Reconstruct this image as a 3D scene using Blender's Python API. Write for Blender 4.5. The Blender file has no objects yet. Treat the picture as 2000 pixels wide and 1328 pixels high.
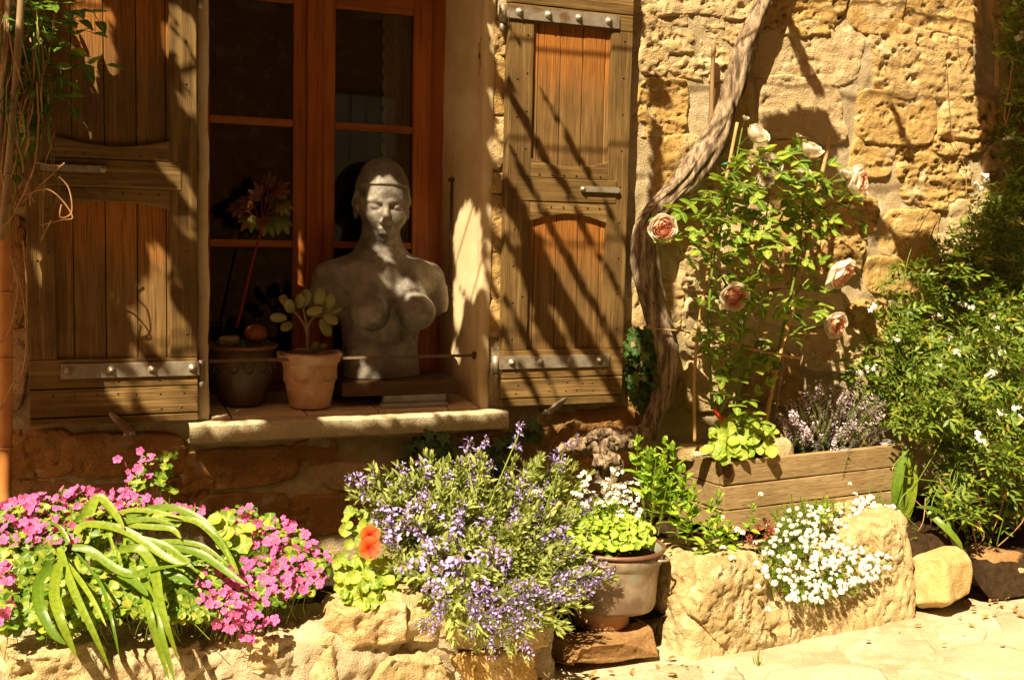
import bpy, bmesh, math, random
import numpy as np
from mathutils import Vector, Matrix

# ------------------------------------------------------------------ camera, sky, sun, exposure
SC = bpy.context.scene
FPX = 2200.0
YAW, PITCH, ROLL = (math.radians(a) for a in (22.75, -5.21, 1.24))
CAM = np.array([-0.9, -3.458, 1.254])
_f = np.array([math.sin(YAW) * math.cos(PITCH), math.cos(YAW) * math.cos(PITCH), math.sin(PITCH)])
_r0 = np.array([math.cos(YAW), -math.sin(YAW), 0.0])
_u0 = np.cross(_r0, _f)
_r = _r0 * math.cos(ROLL) + _u0 * math.sin(ROLL)
_u = -_r0 * math.sin(ROLL) + _u0 * math.cos(ROLL)
cd = bpy.data.cameras.new('camera'); cam = bpy.data.objects.new('camera', cd)
SC.collection.objects.link(cam)
cd.sensor_width = 36.0; cd.lens = FPX / 2000.0 * 36.0; cd.clip_start = 0.05; cd.clip_end = 300.0
cam.matrix_world = Matrix(((_r[0], _u[0], -_f[0], CAM[0]), (_r[1], _u[1], -_f[1], CAM[1]),
                           (_r[2], _u[2], -_f[2], CAM[2]), (0, 0, 0, 1)))
SC.camera = cam
SUN = np.array([-1.1, -1.0, 1.75]); SUN = SUN / np.linalg.norm(SUN)      # towards the sun
SUNV = Vector(SUN)
EL = math.asin(SUN[2]); AZ = math.atan2(SUN[0], SUN[1])
w = bpy.data.worlds.new('World'); SC.world = w; w.use_nodes = True
nt = w.node_tree; nt.nodes.clear()
sk = nt.nodes.new('ShaderNodeTexSky'); sk.sky_type = 'NISHITA'; sk.sun_disc = False
sk.sun_elevation = EL; sk.sun_rotation = AZ; sk.dust_density = 3.0; sk.air_density = 1.0
tint = nt.nodes.new('ShaderNodeMix'); tint.data_type = 'RGBA'; tint.blend_type = 'MULTIPLY'
tint.inputs[0].default_value = 1.0; tint.inputs[7].default_value = (1.0, 0.53, 0.25, 1)     # the photograph's warm white balance
bg = nt.nodes.new('ShaderNodeBackground'); bg.inputs[1].default_value = 0.05
wo = nt.nodes.new('ShaderNodeOutputWorld')
nt.links.new(sk.outputs[0], tint.inputs[6]); nt.links.new(tint.outputs[2], bg.inputs[0]); nt.links.new(bg.outputs[0], wo.inputs[0])
sl = bpy.data.lights.new('sun', 'SUN'); sl.energy = 5.0; sl.angle = math.radians(0.4); sl.color = (1.0, 0.85, 0.58)
so = bpy.data.objects.new('sun', sl); SC.collection.objects.link(so)
so.rotation_euler = (-SUNV).to_track_quat('-Z', 'Y').to_euler()
SC.view_settings.view_transform = 'Standard'; SC.view_settings.look = 'None'
SC.view_settings.exposure = 1.38; SC.view_settings.gamma = 1.0
SC.cycles.max_bounces = 6; SC.cycles.diffuse_bounces = 3; SC.cycles.glossy_bounces = 2; SC.cycles.transmission_bounces = 3; SC.cycles.transparent_max_bounces = 12
SC.cycles.sample_clamp_indirect = 6.0; SC.cycles.use_denoising = True

# ------------------------------------------------------------------ helpers
rng = np.random.default_rng(7); random.seed(7)
def ray(px, py): return _f + _r * ((px - 1000) / FPX) + _u * ((664 - py) / FPX)
def at(px, py, Y):                      # point of the plane y = Y seen at photo pixel
    d = ray(px, py); return CAM + d * ((Y - CAM[1]) / d[1])
def atz(px, py, Z):
    d = ray(px, py); return CAM + d * ((Z - CAM[2]) / d[2])
def pix(P):
    v = np.asarray(P) - CAM; d = v @ _f
    return 1000 + FPX * (v @ _r) / d, 664 - FPX * (v @ _u) / d
def mpp(p): return float((np.asarray(p) - CAM) @ _f) / FPX        # metres per photo pixel at a point

def _h(ix, iy, iz, s):
    n = (ix.astype(np.int64) * 374761393 + iy.astype(np.int64) * 668265263 + iz.astype(np.int64) * 2147483647 + s * 974634777) & 0xffffffff
    n = ((n ^ (n >> 13)) * 1274126177) & 0xffffffff
    return ((n ^ (n >> 16)) & 0xffff) / 65535.0
def vn(P, s=0):
    P = np.asarray(P, float); i = np.floor(P).astype(np.int64); f = P - i; f = f * f * (3 - 2 * f)
    r = 0
    for a in (0, 1):
        for b in (0, 1):
            for c in (0, 1):
                wgt = (f[..., 0] if a else 1 - f[..., 0]) * (f[..., 1] if b else 1 - f[..., 1]) * (f[..., 2] if c else 1 - f[..., 2])
                r = r + wgt * _h(i[..., 0] + a, i[..., 1] + b, i[..., 2] + c, s)
    return r * 2 - 1
def fbm(P, sc, o=4, s=0, g=0.5):
    P = np.asarray(P, float) * sc; r = 0; a = 1.0; t = 0
    for k in range(o):
        r = r + a * vn(P + 17.3 * k, s + k); t += a; a *= g; P = P * 2.03
    return r / t
def sstep(a, b, x):
    t = np.clip((x - a) / (b - a), 0, 1); return t * t * (3 - 2 * t)

W = {}
def _link(o, parent, M):
    SC.collection.objects.link(o); W[o.name] = M
    o.matrix_basis = M
    if parent is not None:
        o.parent = parent; o.matrix_parent_inverse = W[parent.name].inverted()
    return o
def tag(o, label, cat, group=None, kind=None):
    if label: o['label'] = label
    if cat: o['category'] = cat
    if group: o['group'] = group
    if kind: o['kind'] = kind
    return o
def E(name, label, cat, loc, group=None):
    o = bpy.data.objects.new(name, None); o.empty_display_size = 0.05
    _link(o, None, Matrix.Translation(Vector(loc))); return tag(o, label, cat, group)
def P(name, me, parent=None, M=None, kind=None, label=None):
    o = bpy.data.objects.new(name, me); _link(o, parent, M if M is not None else Matrix())
    if kind: o['kind'] = kind
    if label: o['label'] = label
    return o
def mesh(V, F, mats, mi=None, smooth=True, attrs=None, name='mesh'):
    me = bpy.data.meshes.new(name)
    V = np.asarray(V, float)
    if isinstance(F, np.ndarray):
        n, k = F.shape
        me.vertices.add(len(V)); me.vertices.foreach_set('co', V.ravel())
        me.loops.add(n * k); me.loops.foreach_set('vertex_index', F.ravel().astype(np.int32))
        me.polygons.add(n); me.polygons.foreach_set('loop_start', (np.arange(n) * k).astype(np.int32))
        me.update(calc_edges=True)
    else:
        me.from_pydata([tuple(v) for v in V], [], [tuple(f) for f in F]); me.update()
    for m in (mats if isinstance(mats, (list, tuple)) else [mats]): me.materials.append(m)
    if mi is not None: me.polygons.foreach_set('material_index', np.asarray(mi, np.int32))
    if smooth: me.polygons.foreach_set('use_smooth', np.ones(len(me.polygons), bool))
    for k, v in (attrs or {}).items():
        a = me.attributes.new(k, 'FLOAT', 'POINT'); a.data.foreach_set('value', np.asarray(v, np.float32))
    me.validate(); return me

class MB:                                   # collects pieces of ONE thing or part
    def __init__(s): s.V = []; s.F = []; s.mi = []; s.tip = []; s.rnd = []; s.vein = []; s.n = 0
    def add(s, V, F, mi=0, tip=None, rnd=None, M=None):
        V = np.asarray(V, float)
        if M is not None:
            M = np.array(M); V = V @ M[:3, :3].T + M[:3, 3]
        s.V.append(V); s.F += [tuple(int(i) + s.n for i in f) for f in F]; s.mi += [mi] * len(F)
        ve = np.zeros(len(V))
        if tip is not None and len(F[0]) == 4 and len(V) % 3 == 0: ve[1::3] = 1
        elif tip is not None and len(F[0]) == 3 and len(V) % 2 == 1: ve[0] = 1; ve[1::2] = 1; ve[1 + len(V) // 2:] = 0; ve[1 + len(V) // 2::2] = 1
        s.vein.append(ve)
        s.tip.append(np.zeros(len(V)) if tip is None else np.asarray(tip, float))
        s.rnd.append(np.full(len(V), random.random() if rnd is None else rnd)); s.n += len(V); return s
    def arr(s): return np.concatenate(s.V), s.F, s.mi, np.concatenate(s.tip), np.concatenate(s.rnd)
    def veins(s): return np.concatenate(s.vein)
    def mesh(s, mats, smooth=True, name='mesh'):
        V, F, mi, tip, rnd = s.arr(); return mesh(V, F, mats, mi, smooth, {'tip': tip, 'rnd': rnd, 'vein': s.veins()}, name)

def frame(d, up=(0, 0, 1), pos=(0, 0, 0), sc=1.0, roll=0.0):
    d = Vector(d).normalized(); up = Vector(up)
    x = d.cross(up)
    if x.length < 1e-4: x = d.cross(Vector((0, 1, 0.1)))
    x.normalize(); z = x.cross(d)
    M = Matrix(((x.x, d.x, z.x, 0), (x.y, d.y, z.y, 0), (x.z, d.z, z.z, 0), (0, 0, 0, 1)))
    return Matrix.Translation(Vector(pos)) @ M @ Matrix.Rotation(roll, 4, 'Y') @ Matrix.Scale(sc, 4)
PROF = {'lance': [(0, .12), (.2, .7), (.42, 1), (.7, .72), (.88, .36), (1, .02)],
        'ovate': [(0, .2), (.15, .8), (.38, 1), (.65, .82), (.85, .45), (1, .03)],
        'petal': [(0, .18), (.3, .6), (.65, 1), (.88, .85), (1, .35)],
        'strap': [(0, .7), (.15, .95), (.5, 1), (.8, .72), (.93, .35), (1, .04)],
        'heart': [(0, .55), (.12, .95), (.35, 1), (.62, .7), (.85, .3), (1, .03)]}
def blade(L, Wd, shape='lance', bend=0.4, fold=0.25, mid=0.0, n=None):
    pr = PROF[shape]
    if n is None: n = len(pr); ts = [p[0] for p in pr]
    else: ts = [i / (n - 1) for i in range(n)]
    V = []; tip = []; F = []; a = 0; y = 0; z = 0; pt = 0
    for i, t in enumerate(ts):
        wd = np.interp(t, [p[0] for p in pr], [p[1] for p in pr]) * Wd / 2
        a = -bend * t; dl = (t - pt) * L; y += dl * math.cos(a); z += dl * math.sin(a); pt = t
        zf = wd * fold
        V += [(-wd, y, z + zf), (0, y, z), (wd, y, z + zf)]; tip += [t, t, t]
        if i:
            b = 3 * i; F += [(b - 3, b - 2, b + 1, b), (b - 2, b - 1, b + 2, b + 1)]
    return np.array(V), F, np.array(tip)
def disc_leaf(R, n=13, wav=0.14, cup=0.28):
    V = [(0, 0, 0)]; F = []; tip = [0]
    for k, rr in enumerate((.5, 1)):
        for i in range(n):
            a = 2 * math.pi * i / n; r = R * rr * (1 + random.uniform(-wav, wav) * k)
            V.append((r * math.cos(a), r * math.sin(a) + R * .1, R * cup * rr * rr + random.uniform(-.06, .06) * R * k)); tip.append(rr)
    for i in range(n):
        j = (i + 1) % n; F.append((0, 1 + i, 1 + j)); F.append((1 + i, 1 + n + i, 1 + n + j, 1 + j))
    return np.array(V), F, np.array(tip)
def tube(pts, rad, n=6, cap=True, nz=0.0, nsc=30.0, seed=0, stretch=1.0):
    pts = np.asarray(pts, float); rad = np.broadcast_to(np.asarray(rad, float), (len(pts),))
    T = np.gradient(pts, axis=0); T /= np.linalg.norm(T, axis=1)[:, None] + 1e-12
    ref = np.array([0.31, 0.87, 0.39]); X = np.cross(T[0], ref); X /= np.linalg.norm(X)
    V = []; F = []; ln = 0
    for i in range(len(pts)):
        X = X - T[i] * (X @ T[i]); X /= np.linalg.norm(X); Yv = np.cross(T[i], X)
        if i: ln += np.linalg.norm(pts[i] - pts[i - 1])
        a = np.linspace(0, 2 * np.pi, n, endpoint=False); c, s = np.cos(a), np.sin(a)
        r = rad[i]
        if nz:
            q = np.stack([c * r, s * r, np.full(n, ln / stretch)], 1)
            r = r * (1 + nz * fbm(q, nsc, 3, seed))
            r = r[:, None]
        V.append(pts[i] + (X * c[:, None] + Yv * s[:, None]) * r)
        if i:
            b = i * n
            for k in range(n):
                k2 = (k + 1) % n; F.append((b - n + k, b - n + k2, b + k2, b + k))
    V = np.concatenate(V)
    if cap: F.append(tuple(range(n - 1, -1, -1))); F.append(tuple(range(len(V) - n, len(V))))
    return V, F
def spline(pts, n):
    pts = np.asarray(pts, float); m = len(pts); out = []
    t = np.linspace(0, m - 1, n)
    for x in t:
        i = min(int(x), m - 2); f = x - i
        p0, p1, p2, p3 = pts[max(i - 1, 0)], pts[i], pts[i + 1], pts[min(i + 2, m - 1)]
        out.append(0.5 * ((2 * p1) + (-p0 + p2) * f + (2 * p0 - 5 * p1 + 4 * p2 - p3) * f * f + (-p0 + 3 * p1 - 3 * p2 + p3) * f ** 3))
    return np.array(out)
def board(x0, x1, y0, y1, z0, z1, bev=0.003, wob=0.0):
    bm = bmesh.new(); bmesh.ops.create_cube(bm, size=1)
    for v in bm.verts:
        v.co = Vector(((x0 + x1) / 2 + v.co.x * (x1 - x0) + random.uniform(-wob, wob), (y0 + y1) / 2 + v.co.y * (y1 - y0), (z0 + z1) / 2 + v.co.z * (z1 - z0) + random.uniform(-wob, wob)))
    if bev: bmesh.ops.bevel(bm, geom=bm.edges[:], offset=bev, segments=2, affect='EDGES', profile=0.6)
    return bm
def prism(poly, y0, y1, bev=0.003):
    bm = bmesh.new(); a = [bm.verts.new((p[0], y0, p[1])) for p in poly]; b = [bm.verts.new((p[0], y1, p[1])) for p in poly]
    n = len(poly); bm.faces.new(a); bm.faces.new(b[::-1])
    for i in range(n): bm.faces.new((a[i], b[i], b[(i + 1) % n], a[(i + 1) % n]))
    bmesh.ops.recalc_face_normals(bm, faces=bm.faces[:])
    if bev:
        ed = [e for e in bm.edges if abs(e.verts[0].co.y - y0) < 1e-6 and abs(e.verts[1].co.y - y0) < 1e-6]
        bmesh.ops.bevel(bm, geom=ed, offset=bev, segments=2, affect='EDGES', profile=0.6)
    return bm
def bmm(bm, mat, smooth=False):
    me = bpy.data.meshes.new('mesh'); bm.to_mesh(me); bm.free(); me.materials.append(mat)
    if smooth: me.polygons.foreach_set('use_smooth', np.ones(len(me.polygons), bool))
    return me
def recentre(bm):                       # origin to the piece's centre so that object coordinates differ between pieces
    c = sum((v.co for v in bm.verts), Vector()) / len(bm.verts)
    for v in bm.verts: v.co -= c
    return bm, Matrix.Translation(c)
def PB(name, bm, mat, parent, smooth=False, **k):
    bm, M = recentre(bm); return P(name, bmm(bm, mat, smooth), parent, M, **k)
def lathe(prof, n=40, wob=0.0, seed=0):
    V = []; F = []
    for i, (r, z) in enumerate(prof):
        for k in range(n):
            a = 2 * math.pi * k / n; V.append((r * math.cos(a), r * math.sin(a), z))
        if i:
            b = i * n
            for k in range(n): F.append((b - n + k, b - n + (k + 1) % n, b + (k + 1) % n, b + k))
    V = np.array(V)
    if wob: V = V * (1 + wob * fbm(V, 9, 3, seed)[:, None] * np.array([1, 1, .3]))
    return V, F
_ico = {}
def ico(sub):
    if sub not in _ico:
        bm = bmesh.new(); bmesh.ops.create_icosphere(bm, subdivisions=sub, radius=1)
        _ico[sub] = (np.array([v.co[:] for v in bm.verts]), np.array([[v.index for v in f.verts] for f in bm.faces])); bm.free()
    return _ico[sub]
def rock(c, size, seed, boxy=4.0, amp=0.12, fine=0.03, sub=5, rot=0.0, tilt=0.0, mat=None, fsc=1.0):
    V, F = ico(sub); q = (np.abs(V) ** boxy).sum(1) ** (-1 / boxy); V = V * q[:, None]
    s = np.array(size) / 2; Pm = V * s; nrm = V / np.linalg.norm(V, axis=1)[:, None]; m = s.min()
    d = fbm(Pm / m, .8, 3, seed) * amp * m * 2 + fbm(Pm, 22 * fsc, 4, seed + 5, .6) * fine
    pit = fbm(Pm, 45 * fsc, 3, seed + 9); d = d - np.clip(pit - .25, 0, 1) * fine * .9
    Pm = Pm + nrm * d[:, None]
    M = Matrix.Translation(Vector(c)) @ Matrix.Rotation(rot, 4, 'Z') @ Matrix.Rotation(tilt, 4, 'Y')
    return mesh(Pm, F, mat), M
def inpoly(x, y, poly):
    r = np.zeros(np.shape(x), bool); n = len(poly); x = np.asarray(x, float); y = np.asarray(y, float)
    for i in range(n):
        x0, y0 = poly[i]; x1, y1 = poly[(i + 1) % n]
        if y0 == y1: continue
        r ^= ((y0 > y) != (y1 > y)) & (x < (x1 - x0) * (y - y0) / (y1 - y0) + x0)
    return r
def psample(poly, n, mind=0.0, dens=None):
    xs = [p[0] for p in poly]; ys = [p[1] for p in poly]; out = []; tries = 0
    while len(out) < n and tries < n * 40:
        tries += 1; x = random.uniform(min(xs), max(xs)); y = random.uniform(min(ys), max(ys))
        if not inpoly(x, y, poly): continue
        if dens and random.random() > dens(x, y): continue
        if mind and any((x - a) ** 2 + (y - b) ** 2 < mind * mind for a, b in out): continue
        out.append((x, y))
    return out
def rdir(base, spread):
    v = Vector(base).normalized() + Vector((random.gauss(0, spread), random.gauss(0, spread), random.gauss(0, spread)))
    return v.normalized()
TOCAM = Vector((-0.33, -0.94, 0.05))
def scatter(protos, mats_n, items):         # joins many copies into one mesh: items = [(proto index, Matrix)]
    Vs = []; Fs = {3: [], 4: []}; mi = {3: [], 4: []}; tip = []; rnd = []; vei = []; n = 0
    cache = []
    for pv in protos:
        V, F, m, t, r = pv.arr(); F3 = np.array([f for f in F if len(f) == 3]).reshape(-1, 3); F4 = np.array([f for f in F if len(f) == 4]).reshape(-1, 4)
        cache.append((V, F3, F4, np.array([a for a, f in zip(m, F) if len(f) == 3]), np.array([a for a, f in zip(m, F) if len(f) == 4]), t, r, pv.veins()))
    for k, M in items:
        V, F3, F4, m3, m4, t, r, ve = cache[k]; A = np.array(M)
        Vs.append(V @ A[:3, :3].T + A[:3, 3]); Fs[3].append(F3 + n); Fs[4].append(F4 + n); mi[3].append(m3); mi[4].append(m4)
        tip.append(t); vei.append(ve); rnd.append((r + random.random()) % 1.0); n += len(V)
    return np.concatenate(Vs), np.concatenate(Fs[3]), np.concatenate(Fs[4]), np.concatenate(mi[3]), np.concatenate(mi[4]), np.concatenate(tip), np.concatenate(rnd), np.concatenate(vei)
def scatter_mesh(protos, mats, items):
    V, F3, F4, m3, m4, tip, rnd, vei = scatter(protos, len(mats), items)
    me = bpy.data.meshes.new('mesh'); me.vertices.add(len(V)); me.vertices.foreach_set('co', V.ravel())
    n3, n4 = len(F3), len(F4); me.loops.add(n3 * 3 + n4 * 4)
    me.loops.foreach_set('vertex_index', np.concatenate([F3.ravel(), F4.ravel()]).astype(np.int32))
    me.polygons.add(n3 + n4); me.polygons.foreach_set('loop_start', np.concatenate([np.arange(n3) * 3, n3 * 3 + np.arange(n4) * 4]).astype(np.int32))
    me.update(calc_edges=True)
    for m in mats: me.materials.append(m)
    me.polygons.foreach_set('material_index', np.concatenate([m3, m4]).astype(np.int32))
    me.polygons.foreach_set('use_smooth', np.ones(n3 + n4, bool))
    for k, v in (('tip', tip), ('rnd', rnd), ('vein', vei)):
        a = me.attributes.new(k, 'FLOAT', 'POINT'); a.data.foreach_set('value', v.astype(np.float32))
    me.validate(); return me

# ------------------------------------------------------------------ materials
class NT:
    def __init__(s, name):
        s.m = bpy.data.materials.new(name); s.m.use_nodes = True; s.t = s.m.node_tree; s.t.nodes.clear()
        s.out = s.n('ShaderNodeOutputMaterial')
    def n(s, typ, **k):
        o = s.t.nodes.new(typ)
        for a, b in k.items(): setattr(o, a, b)
        return o
    def l(s, a, b): s.t.links.new(a, b)
    def v(s, sock, val):
        if hasattr(val, 'is_linked') or hasattr(val, 'links'): s.l(val, sock)
        else: sock.default_value = val
    def noise(s, vec, sc, det=4, rough=.6, w=None):
        o = s.n('ShaderNodeTexNoise'); o.inputs['Scale'].default_value = sc; o.inputs['Detail'].default_value = det; o.inputs['Roughness'].default_value = rough
        if w is not None:
            a = s.n('ShaderNodeVectorMath', operation='ADD'); s.l(vec, a.inputs[0]); s.l(w, a.inputs[1]); vec = a.outputs[0]
        s.l(vec, o.inputs['Vector']); return o.outputs['Fac']
    def ramp(s, f, a, b, lo=0., hi=1.):
        o = s.n('ShaderNodeMapRange'); o.interpolation_type = 'SMOOTHSTEP'; s.l(f, o.inputs[0])
        for i, x in zip((1, 2, 3, 4), (a, b, lo, hi)): o.inputs[i].default_value = x
        return o.outputs[0]
    def mix(s, f, a, b, blend='MIX'):
        o = s.n('ShaderNodeMix', data_type='RGBA', blend_type=blend)
        s.v(o.inputs[0], f)
        for i, x in ((6, a), (7, b)):
            if isinstance(x, tuple): o.inputs[i].default_value = (*x[:3], 1)
            else: s.l(x, o.inputs[i])
        return o.outputs[2]
    def math(s, op, a, b=0.):
        o = s.n('ShaderNodeMath', operation=op); s.v(o.inputs[0], a); s.v(o.inputs[1], b); return o.outputs[0]
    def coord(s, sc=(1, 1, 1)):
        c = s.n('ShaderNodeTexCoord'); m = s.n('ShaderNodeMapping'); m.inputs['Scale'].default_value = sc
        s.l(c.outputs['Object'], m.inputs[0]); return m.outputs[0]
    def rand(s): return s.n('ShaderNodeObjectInfo').outputs['Random']
    def bump(s, h, st, dist, prev=None):
        o = s.n('ShaderNodeBump'); o.inputs['Strength'].default_value = st; o.inputs['Distance'].default_value = dist; s.l(h, o.inputs['Height'])
        if prev is not None: s.l(prev, o.inputs['Normal'])
        return o.outputs[0]
    def bsdf(s, col, rough=.8, spec=.3, nrm=None, metal=0.):
        b = s.n('ShaderNodeBsdfPrincipled')
        if isinstance(col, tuple): b.inputs['Base Color'].default_value = (*col[:3], 1)
        else: s.l(col, b.inputs['Base Color'])
        s.v(b.inputs['Roughness'], rough); b.inputs['Specular IOR Level'].default_value = spec; b.inputs['Metallic'].default_value = metal
        if nrm is not None: s.l(nrm, b.inputs['Normal'])
        return b
    def done(s, b): s.l(b.outputs[0], s.out.inputs[0]); return s.m

def stone_mat(name, c1, c2, c3, sc=1.0, pit=1.0, rough=.92, jit=.25):
    n = NT(name); co = n.coord(); r = n.rand(); rw = n.math('MULTIPLY', r, 37.)
    big = n.noise(co, 3.5 * sc, 2, .6, rw); med = n.noise(co, 22 * sc, 4, .65, rw); fin = n.noise(co, 190 * sc, 2, .7, rw)
    col = n.mix(n.ramp(big, .35, .65), c1, c2); col = n.mix(n.ramp(med, .5, .72), col, c3)
    col = n.mix(n.ramp(fin, .3, .75, .0, .35), col, tuple(x * .45 for x in c2))
    vo = n.n('ShaderNodeTexVoronoi'); vo.inputs['Scale'].default_value = 75 * sc; n.l(co, vo.inputs['Vector'])
    pm = n.math('MULTIPLY', n.ramp(vo.outputs['Distance'], .12, .34, 1, 0), n.ramp(med, .42, .6))
    col = n.mix(n.math('MULTIPLY', pm, .45 * pit), col, tuple(x * .3 for x in c2))
    col = n.mix(n.math('MULTIPLY', r, jit), col, tuple(x * .62 for x in c1))
    r2 = n.math('FRACT', n.math('MULTIPLY', r, 7.31)); col = n.mix(n.ramp(r2, .45, 1., 0, .6), col, tuple(.35 * a + .65 * b for a, b in zip(c1, (.55, .47, .34))))
    lw = n.ramp(n.noise(co, 7 * sc, 3, .6, n.math('MULTIPLY', r, 11.)), .56, .68, 0, .55); col = n.mix(lw, col, tuple(.4 * a + .6 * b for a, b in zip(c3, (.60, .52, .38))))
    b1 = n.bump(med, .7, .010); b2 = n.bump(fin, .95, .005, b1); b3 = n.bump(n.math('SUBTRACT', 1., pm), .5 * pit, .006, b2)
    return n.done(n.bsdf(col, rough, .12, b3))
def wood_mat(name, axis, c1, c2, c3, gs=60., top=None, rough=.75, bst=.55):
    # grain runs along axis; top = (colour, object-z from, to): a protected, less weathered end
    n = NT(name); r = n.rand(); rw = n.math('MULTIPLY', r, 91.)
    s = [1., 1., 1.]; s['XYZ'.index(axis)] = .035
    co = n.coord(tuple(s)); raw = n.coord()
    gr = n.noise(co, gs, 3, .62, rw); fine = n.noise(co, gs * 4.5, 1, .7, rw); blot = n.noise(raw, 6.5, 3, .6, rw)
    col = n.mix(n.ramp(blot, .32, .68), c1, c2)
    col = n.mix(n.ramp(gr, .48, .7, 0, .85), col, c3)
    col = n.mix(n.ramp(fine, .5, .75, 0, .6), col, tuple(x * .35 for x in c1))
    if top:
        sx = n.n('ShaderNodeSeparateXYZ'); n.l(raw, sx.inputs[0])
        z = n.math('ADD', sx.outputs[2], n.math('MULTIPLY', n.math('SUBTRACT', gr, .5), .22))
        col = n.mix(n.math('MULTIPLY', n.ramp(z, top[1], top[2]), .85), col, n.mix(n.ramp(fine, .4, .7), top[0], tuple(x * .5 for x in top[0])))
    col = n.mix(n.math('MULTIPLY', r, .3), col, tuple(x * .5 for x in c1))
    b1 = n.bump(gr, bst, .004); b2 = n.bump(fine, bst, .0015, b1)
    return n.done(n.bsdf(col, rough, .25, b2))
def simple_mat(name, c1, c2, sc=20., rough=.6, spec=.4, metal=0., bst=.2, bd=.003, c3=None, vs=None):
    n = NT(name); co = n.coord(); rw = n.math('MULTIPLY', n.rand(), 53.)
    a = n.noise(co, sc, 3, .65, rw); f = n.noise(co, sc * 6, 2, .7, rw)
    col = n.mix(n.ramp(a, .35, .65), c1, c2)
    if c3: col = n.mix(n.ramp(n.noise(co, sc * .45, 4, .6, rw), .52, .66), col, c3)
    return n.done(n.bsdf(col, n.ramp(f, .2, .8, max(rough - .12, 0), min(rough + .12, 1)), spec, n.bump(f, bst, bd), metal))
def leaf_mat(name, c1, c2, c3=None, tr=.3, rough=.45, spec=.35):
    n = NT(name); at_ = n.n('ShaderNodeAttribute', attribute_name='rnd').outputs['Fac']; tp = n.n('ShaderNodeAttribute', attribute_name='tip').outputs['Fac']
    r = n.math('FRACT', n.math('ADD', at_, n.rand()))
    col = n.mix(n.ramp(r, .1, .9), c1, c2)
    if c3: col = n.mix(n.ramp(r, .86, .97), col, c3)
    co = n.coord(); nz = n.noise(co, 90, 3, .6)
    col = n.mix(n.ramp(nz, .35, .7, 0, .45), col, tuple(x * .5 for x in c1))
    vf = n.n('ShaderNodeAttribute', attribute_name='vein').outputs['Fac']; col = n.mix(n.ramp(vf, .72, .98, 0, .45), col, tuple(min(.7, x * 1.5 + .08) for x in c2))
    col = n.mix(n.math('MULTIPLY', n.ramp(tp, .86, 1.), n.ramp(r, .55, .8, 0, .6)), col, (.34, .22, .06))
    b = n.bsdf(col, rough, spec, n.bump(nz, .25, .002)); t = n.n('ShaderNodeBsdfTranslucent')
    tc = n.mix(1., col, (1.5, 1.5, .55), 'MULTIPLY'); n.l(tc, t.inputs[0])
    mx = n.n('ShaderNodeMixShader'); mx.inputs[0].default_value = tr; n.l(b.outputs[0], mx.inputs[1]); n.l(t.outputs[0], mx.inputs[2])
    return n.done(mx)
def petal_mat(name, cin, cout, t0=.15, t1=.6, tr=.3, var=.35):
    n = NT(name); at_ = n.n('ShaderNodeAttribute', attribute_name='rnd').outputs['Fac']; tp = n.n('ShaderNodeAttribute', attribute_name='tip').outputs['Fac']
    r = n.math('FRACT', n.math('ADD', at_, n.rand()))
    col = n.mix(n.ramp(tp, t0, t1), cin, cout); col = n.mix(n.math('MULTIPLY', r, var), col, tuple(x * .62 for x in cout))
    b = n.bsdf(col, .55, .25); t = n.n('ShaderNodeBsdfTranslucent'); n.l(col, t.inputs[0])
    mx = n.n('ShaderNodeMixShader'); mx.inputs[0].default_value = tr; n.l(b.outputs[0], mx.inputs[1]); n.l(t.outputs[0], mx.inputs[2])
    return n.done(mx)

M_STONE = stone_mat('golden limestone', (.54, .345, .125), (.43, .26, .082), (.63, .46, .215))
M_MORTAR = stone_mat('lime mortar', (.50, .385, .225), (.42, .31, .165), (.58, .475, .30), 1.2, .35)
M_PALE = stone_mat('pale limestone', (.54, .41, .205), (.38, .265, .115), (.62, .51, .30), 1.0, .9)
M_SILL = stone_mat('cream sill stone', (.56, .45, .27), (.48, .38, .22), (.64, .54, .36), 1.2, .25)
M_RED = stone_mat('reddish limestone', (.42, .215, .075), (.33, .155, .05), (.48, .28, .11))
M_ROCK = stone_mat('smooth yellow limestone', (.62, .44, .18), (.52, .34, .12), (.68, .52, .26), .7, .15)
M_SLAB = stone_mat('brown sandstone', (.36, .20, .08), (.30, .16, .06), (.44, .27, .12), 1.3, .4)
M_PAVE = stone_mat('pale paving', (.53, .44, .29), (.40, .31, .18), (.60, .52, .37), .8, .5)
M_PLASTER = simple_mat('lime plaster', (.60, .46, .28), (.53, .39, .22), 9, .9, .1, 0, .25, .003, (.63, .51, .34))
M_WV = wood_mat('weathered brown oak, upright grain', 'Z', (.115, .062, .018), (.19, .110, .032), (.28, .175, .06), bst=.75)
M_WH = wood_mat('weathered brown oak, level grain', 'X', (.12, .066, .019), (.195, .114, .034), (.29, .18, .064), bst=.75)
M_PLANK = wood_mat('weathered plank with sheltered orange end', 'Z', (.13, .068, .02), (.18, .098, .03), (.26, .15, .052), 55., ((.40, .14, .02), -.05, .2))
M_FRAME = wood_mat('varnished red pine, upright grain', 'Z', (.32, .085, .018), (.38, .112, .024), (.45, .155, .04), 30., None, .4, .15)
M_FRAMEH = wood_mat('varnished red pine, level grain', 'X', (.33, .092, .019), (.41, .135, .032), (.47, .18, .052), 30., None, .4, .15)
M_BOX = wood_mat('grey brown planter plank', 'X', (.30, .195, .085), (.38, .255, .12), (.46, .325, .165), 45., None, .85, .5)
M_PLINTH = wood_mat('dark plinth wood', 'X', (.07, .033, .012), (.10, .048, .018), (.14, .07, .028), 35., None, .6, .4)
M_STAKE = wood_mat('grey split stake', 'Z', (.2, .12, .055), (.28, .17, .08), (.34, .23, .12), 60.)
M_STEEL = simple_mat('galvanised iron', (.36, .31, .24), (.27, .22, .16), 28, .5, .5, .5, .2, .001, (.20, .11, .05))
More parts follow.
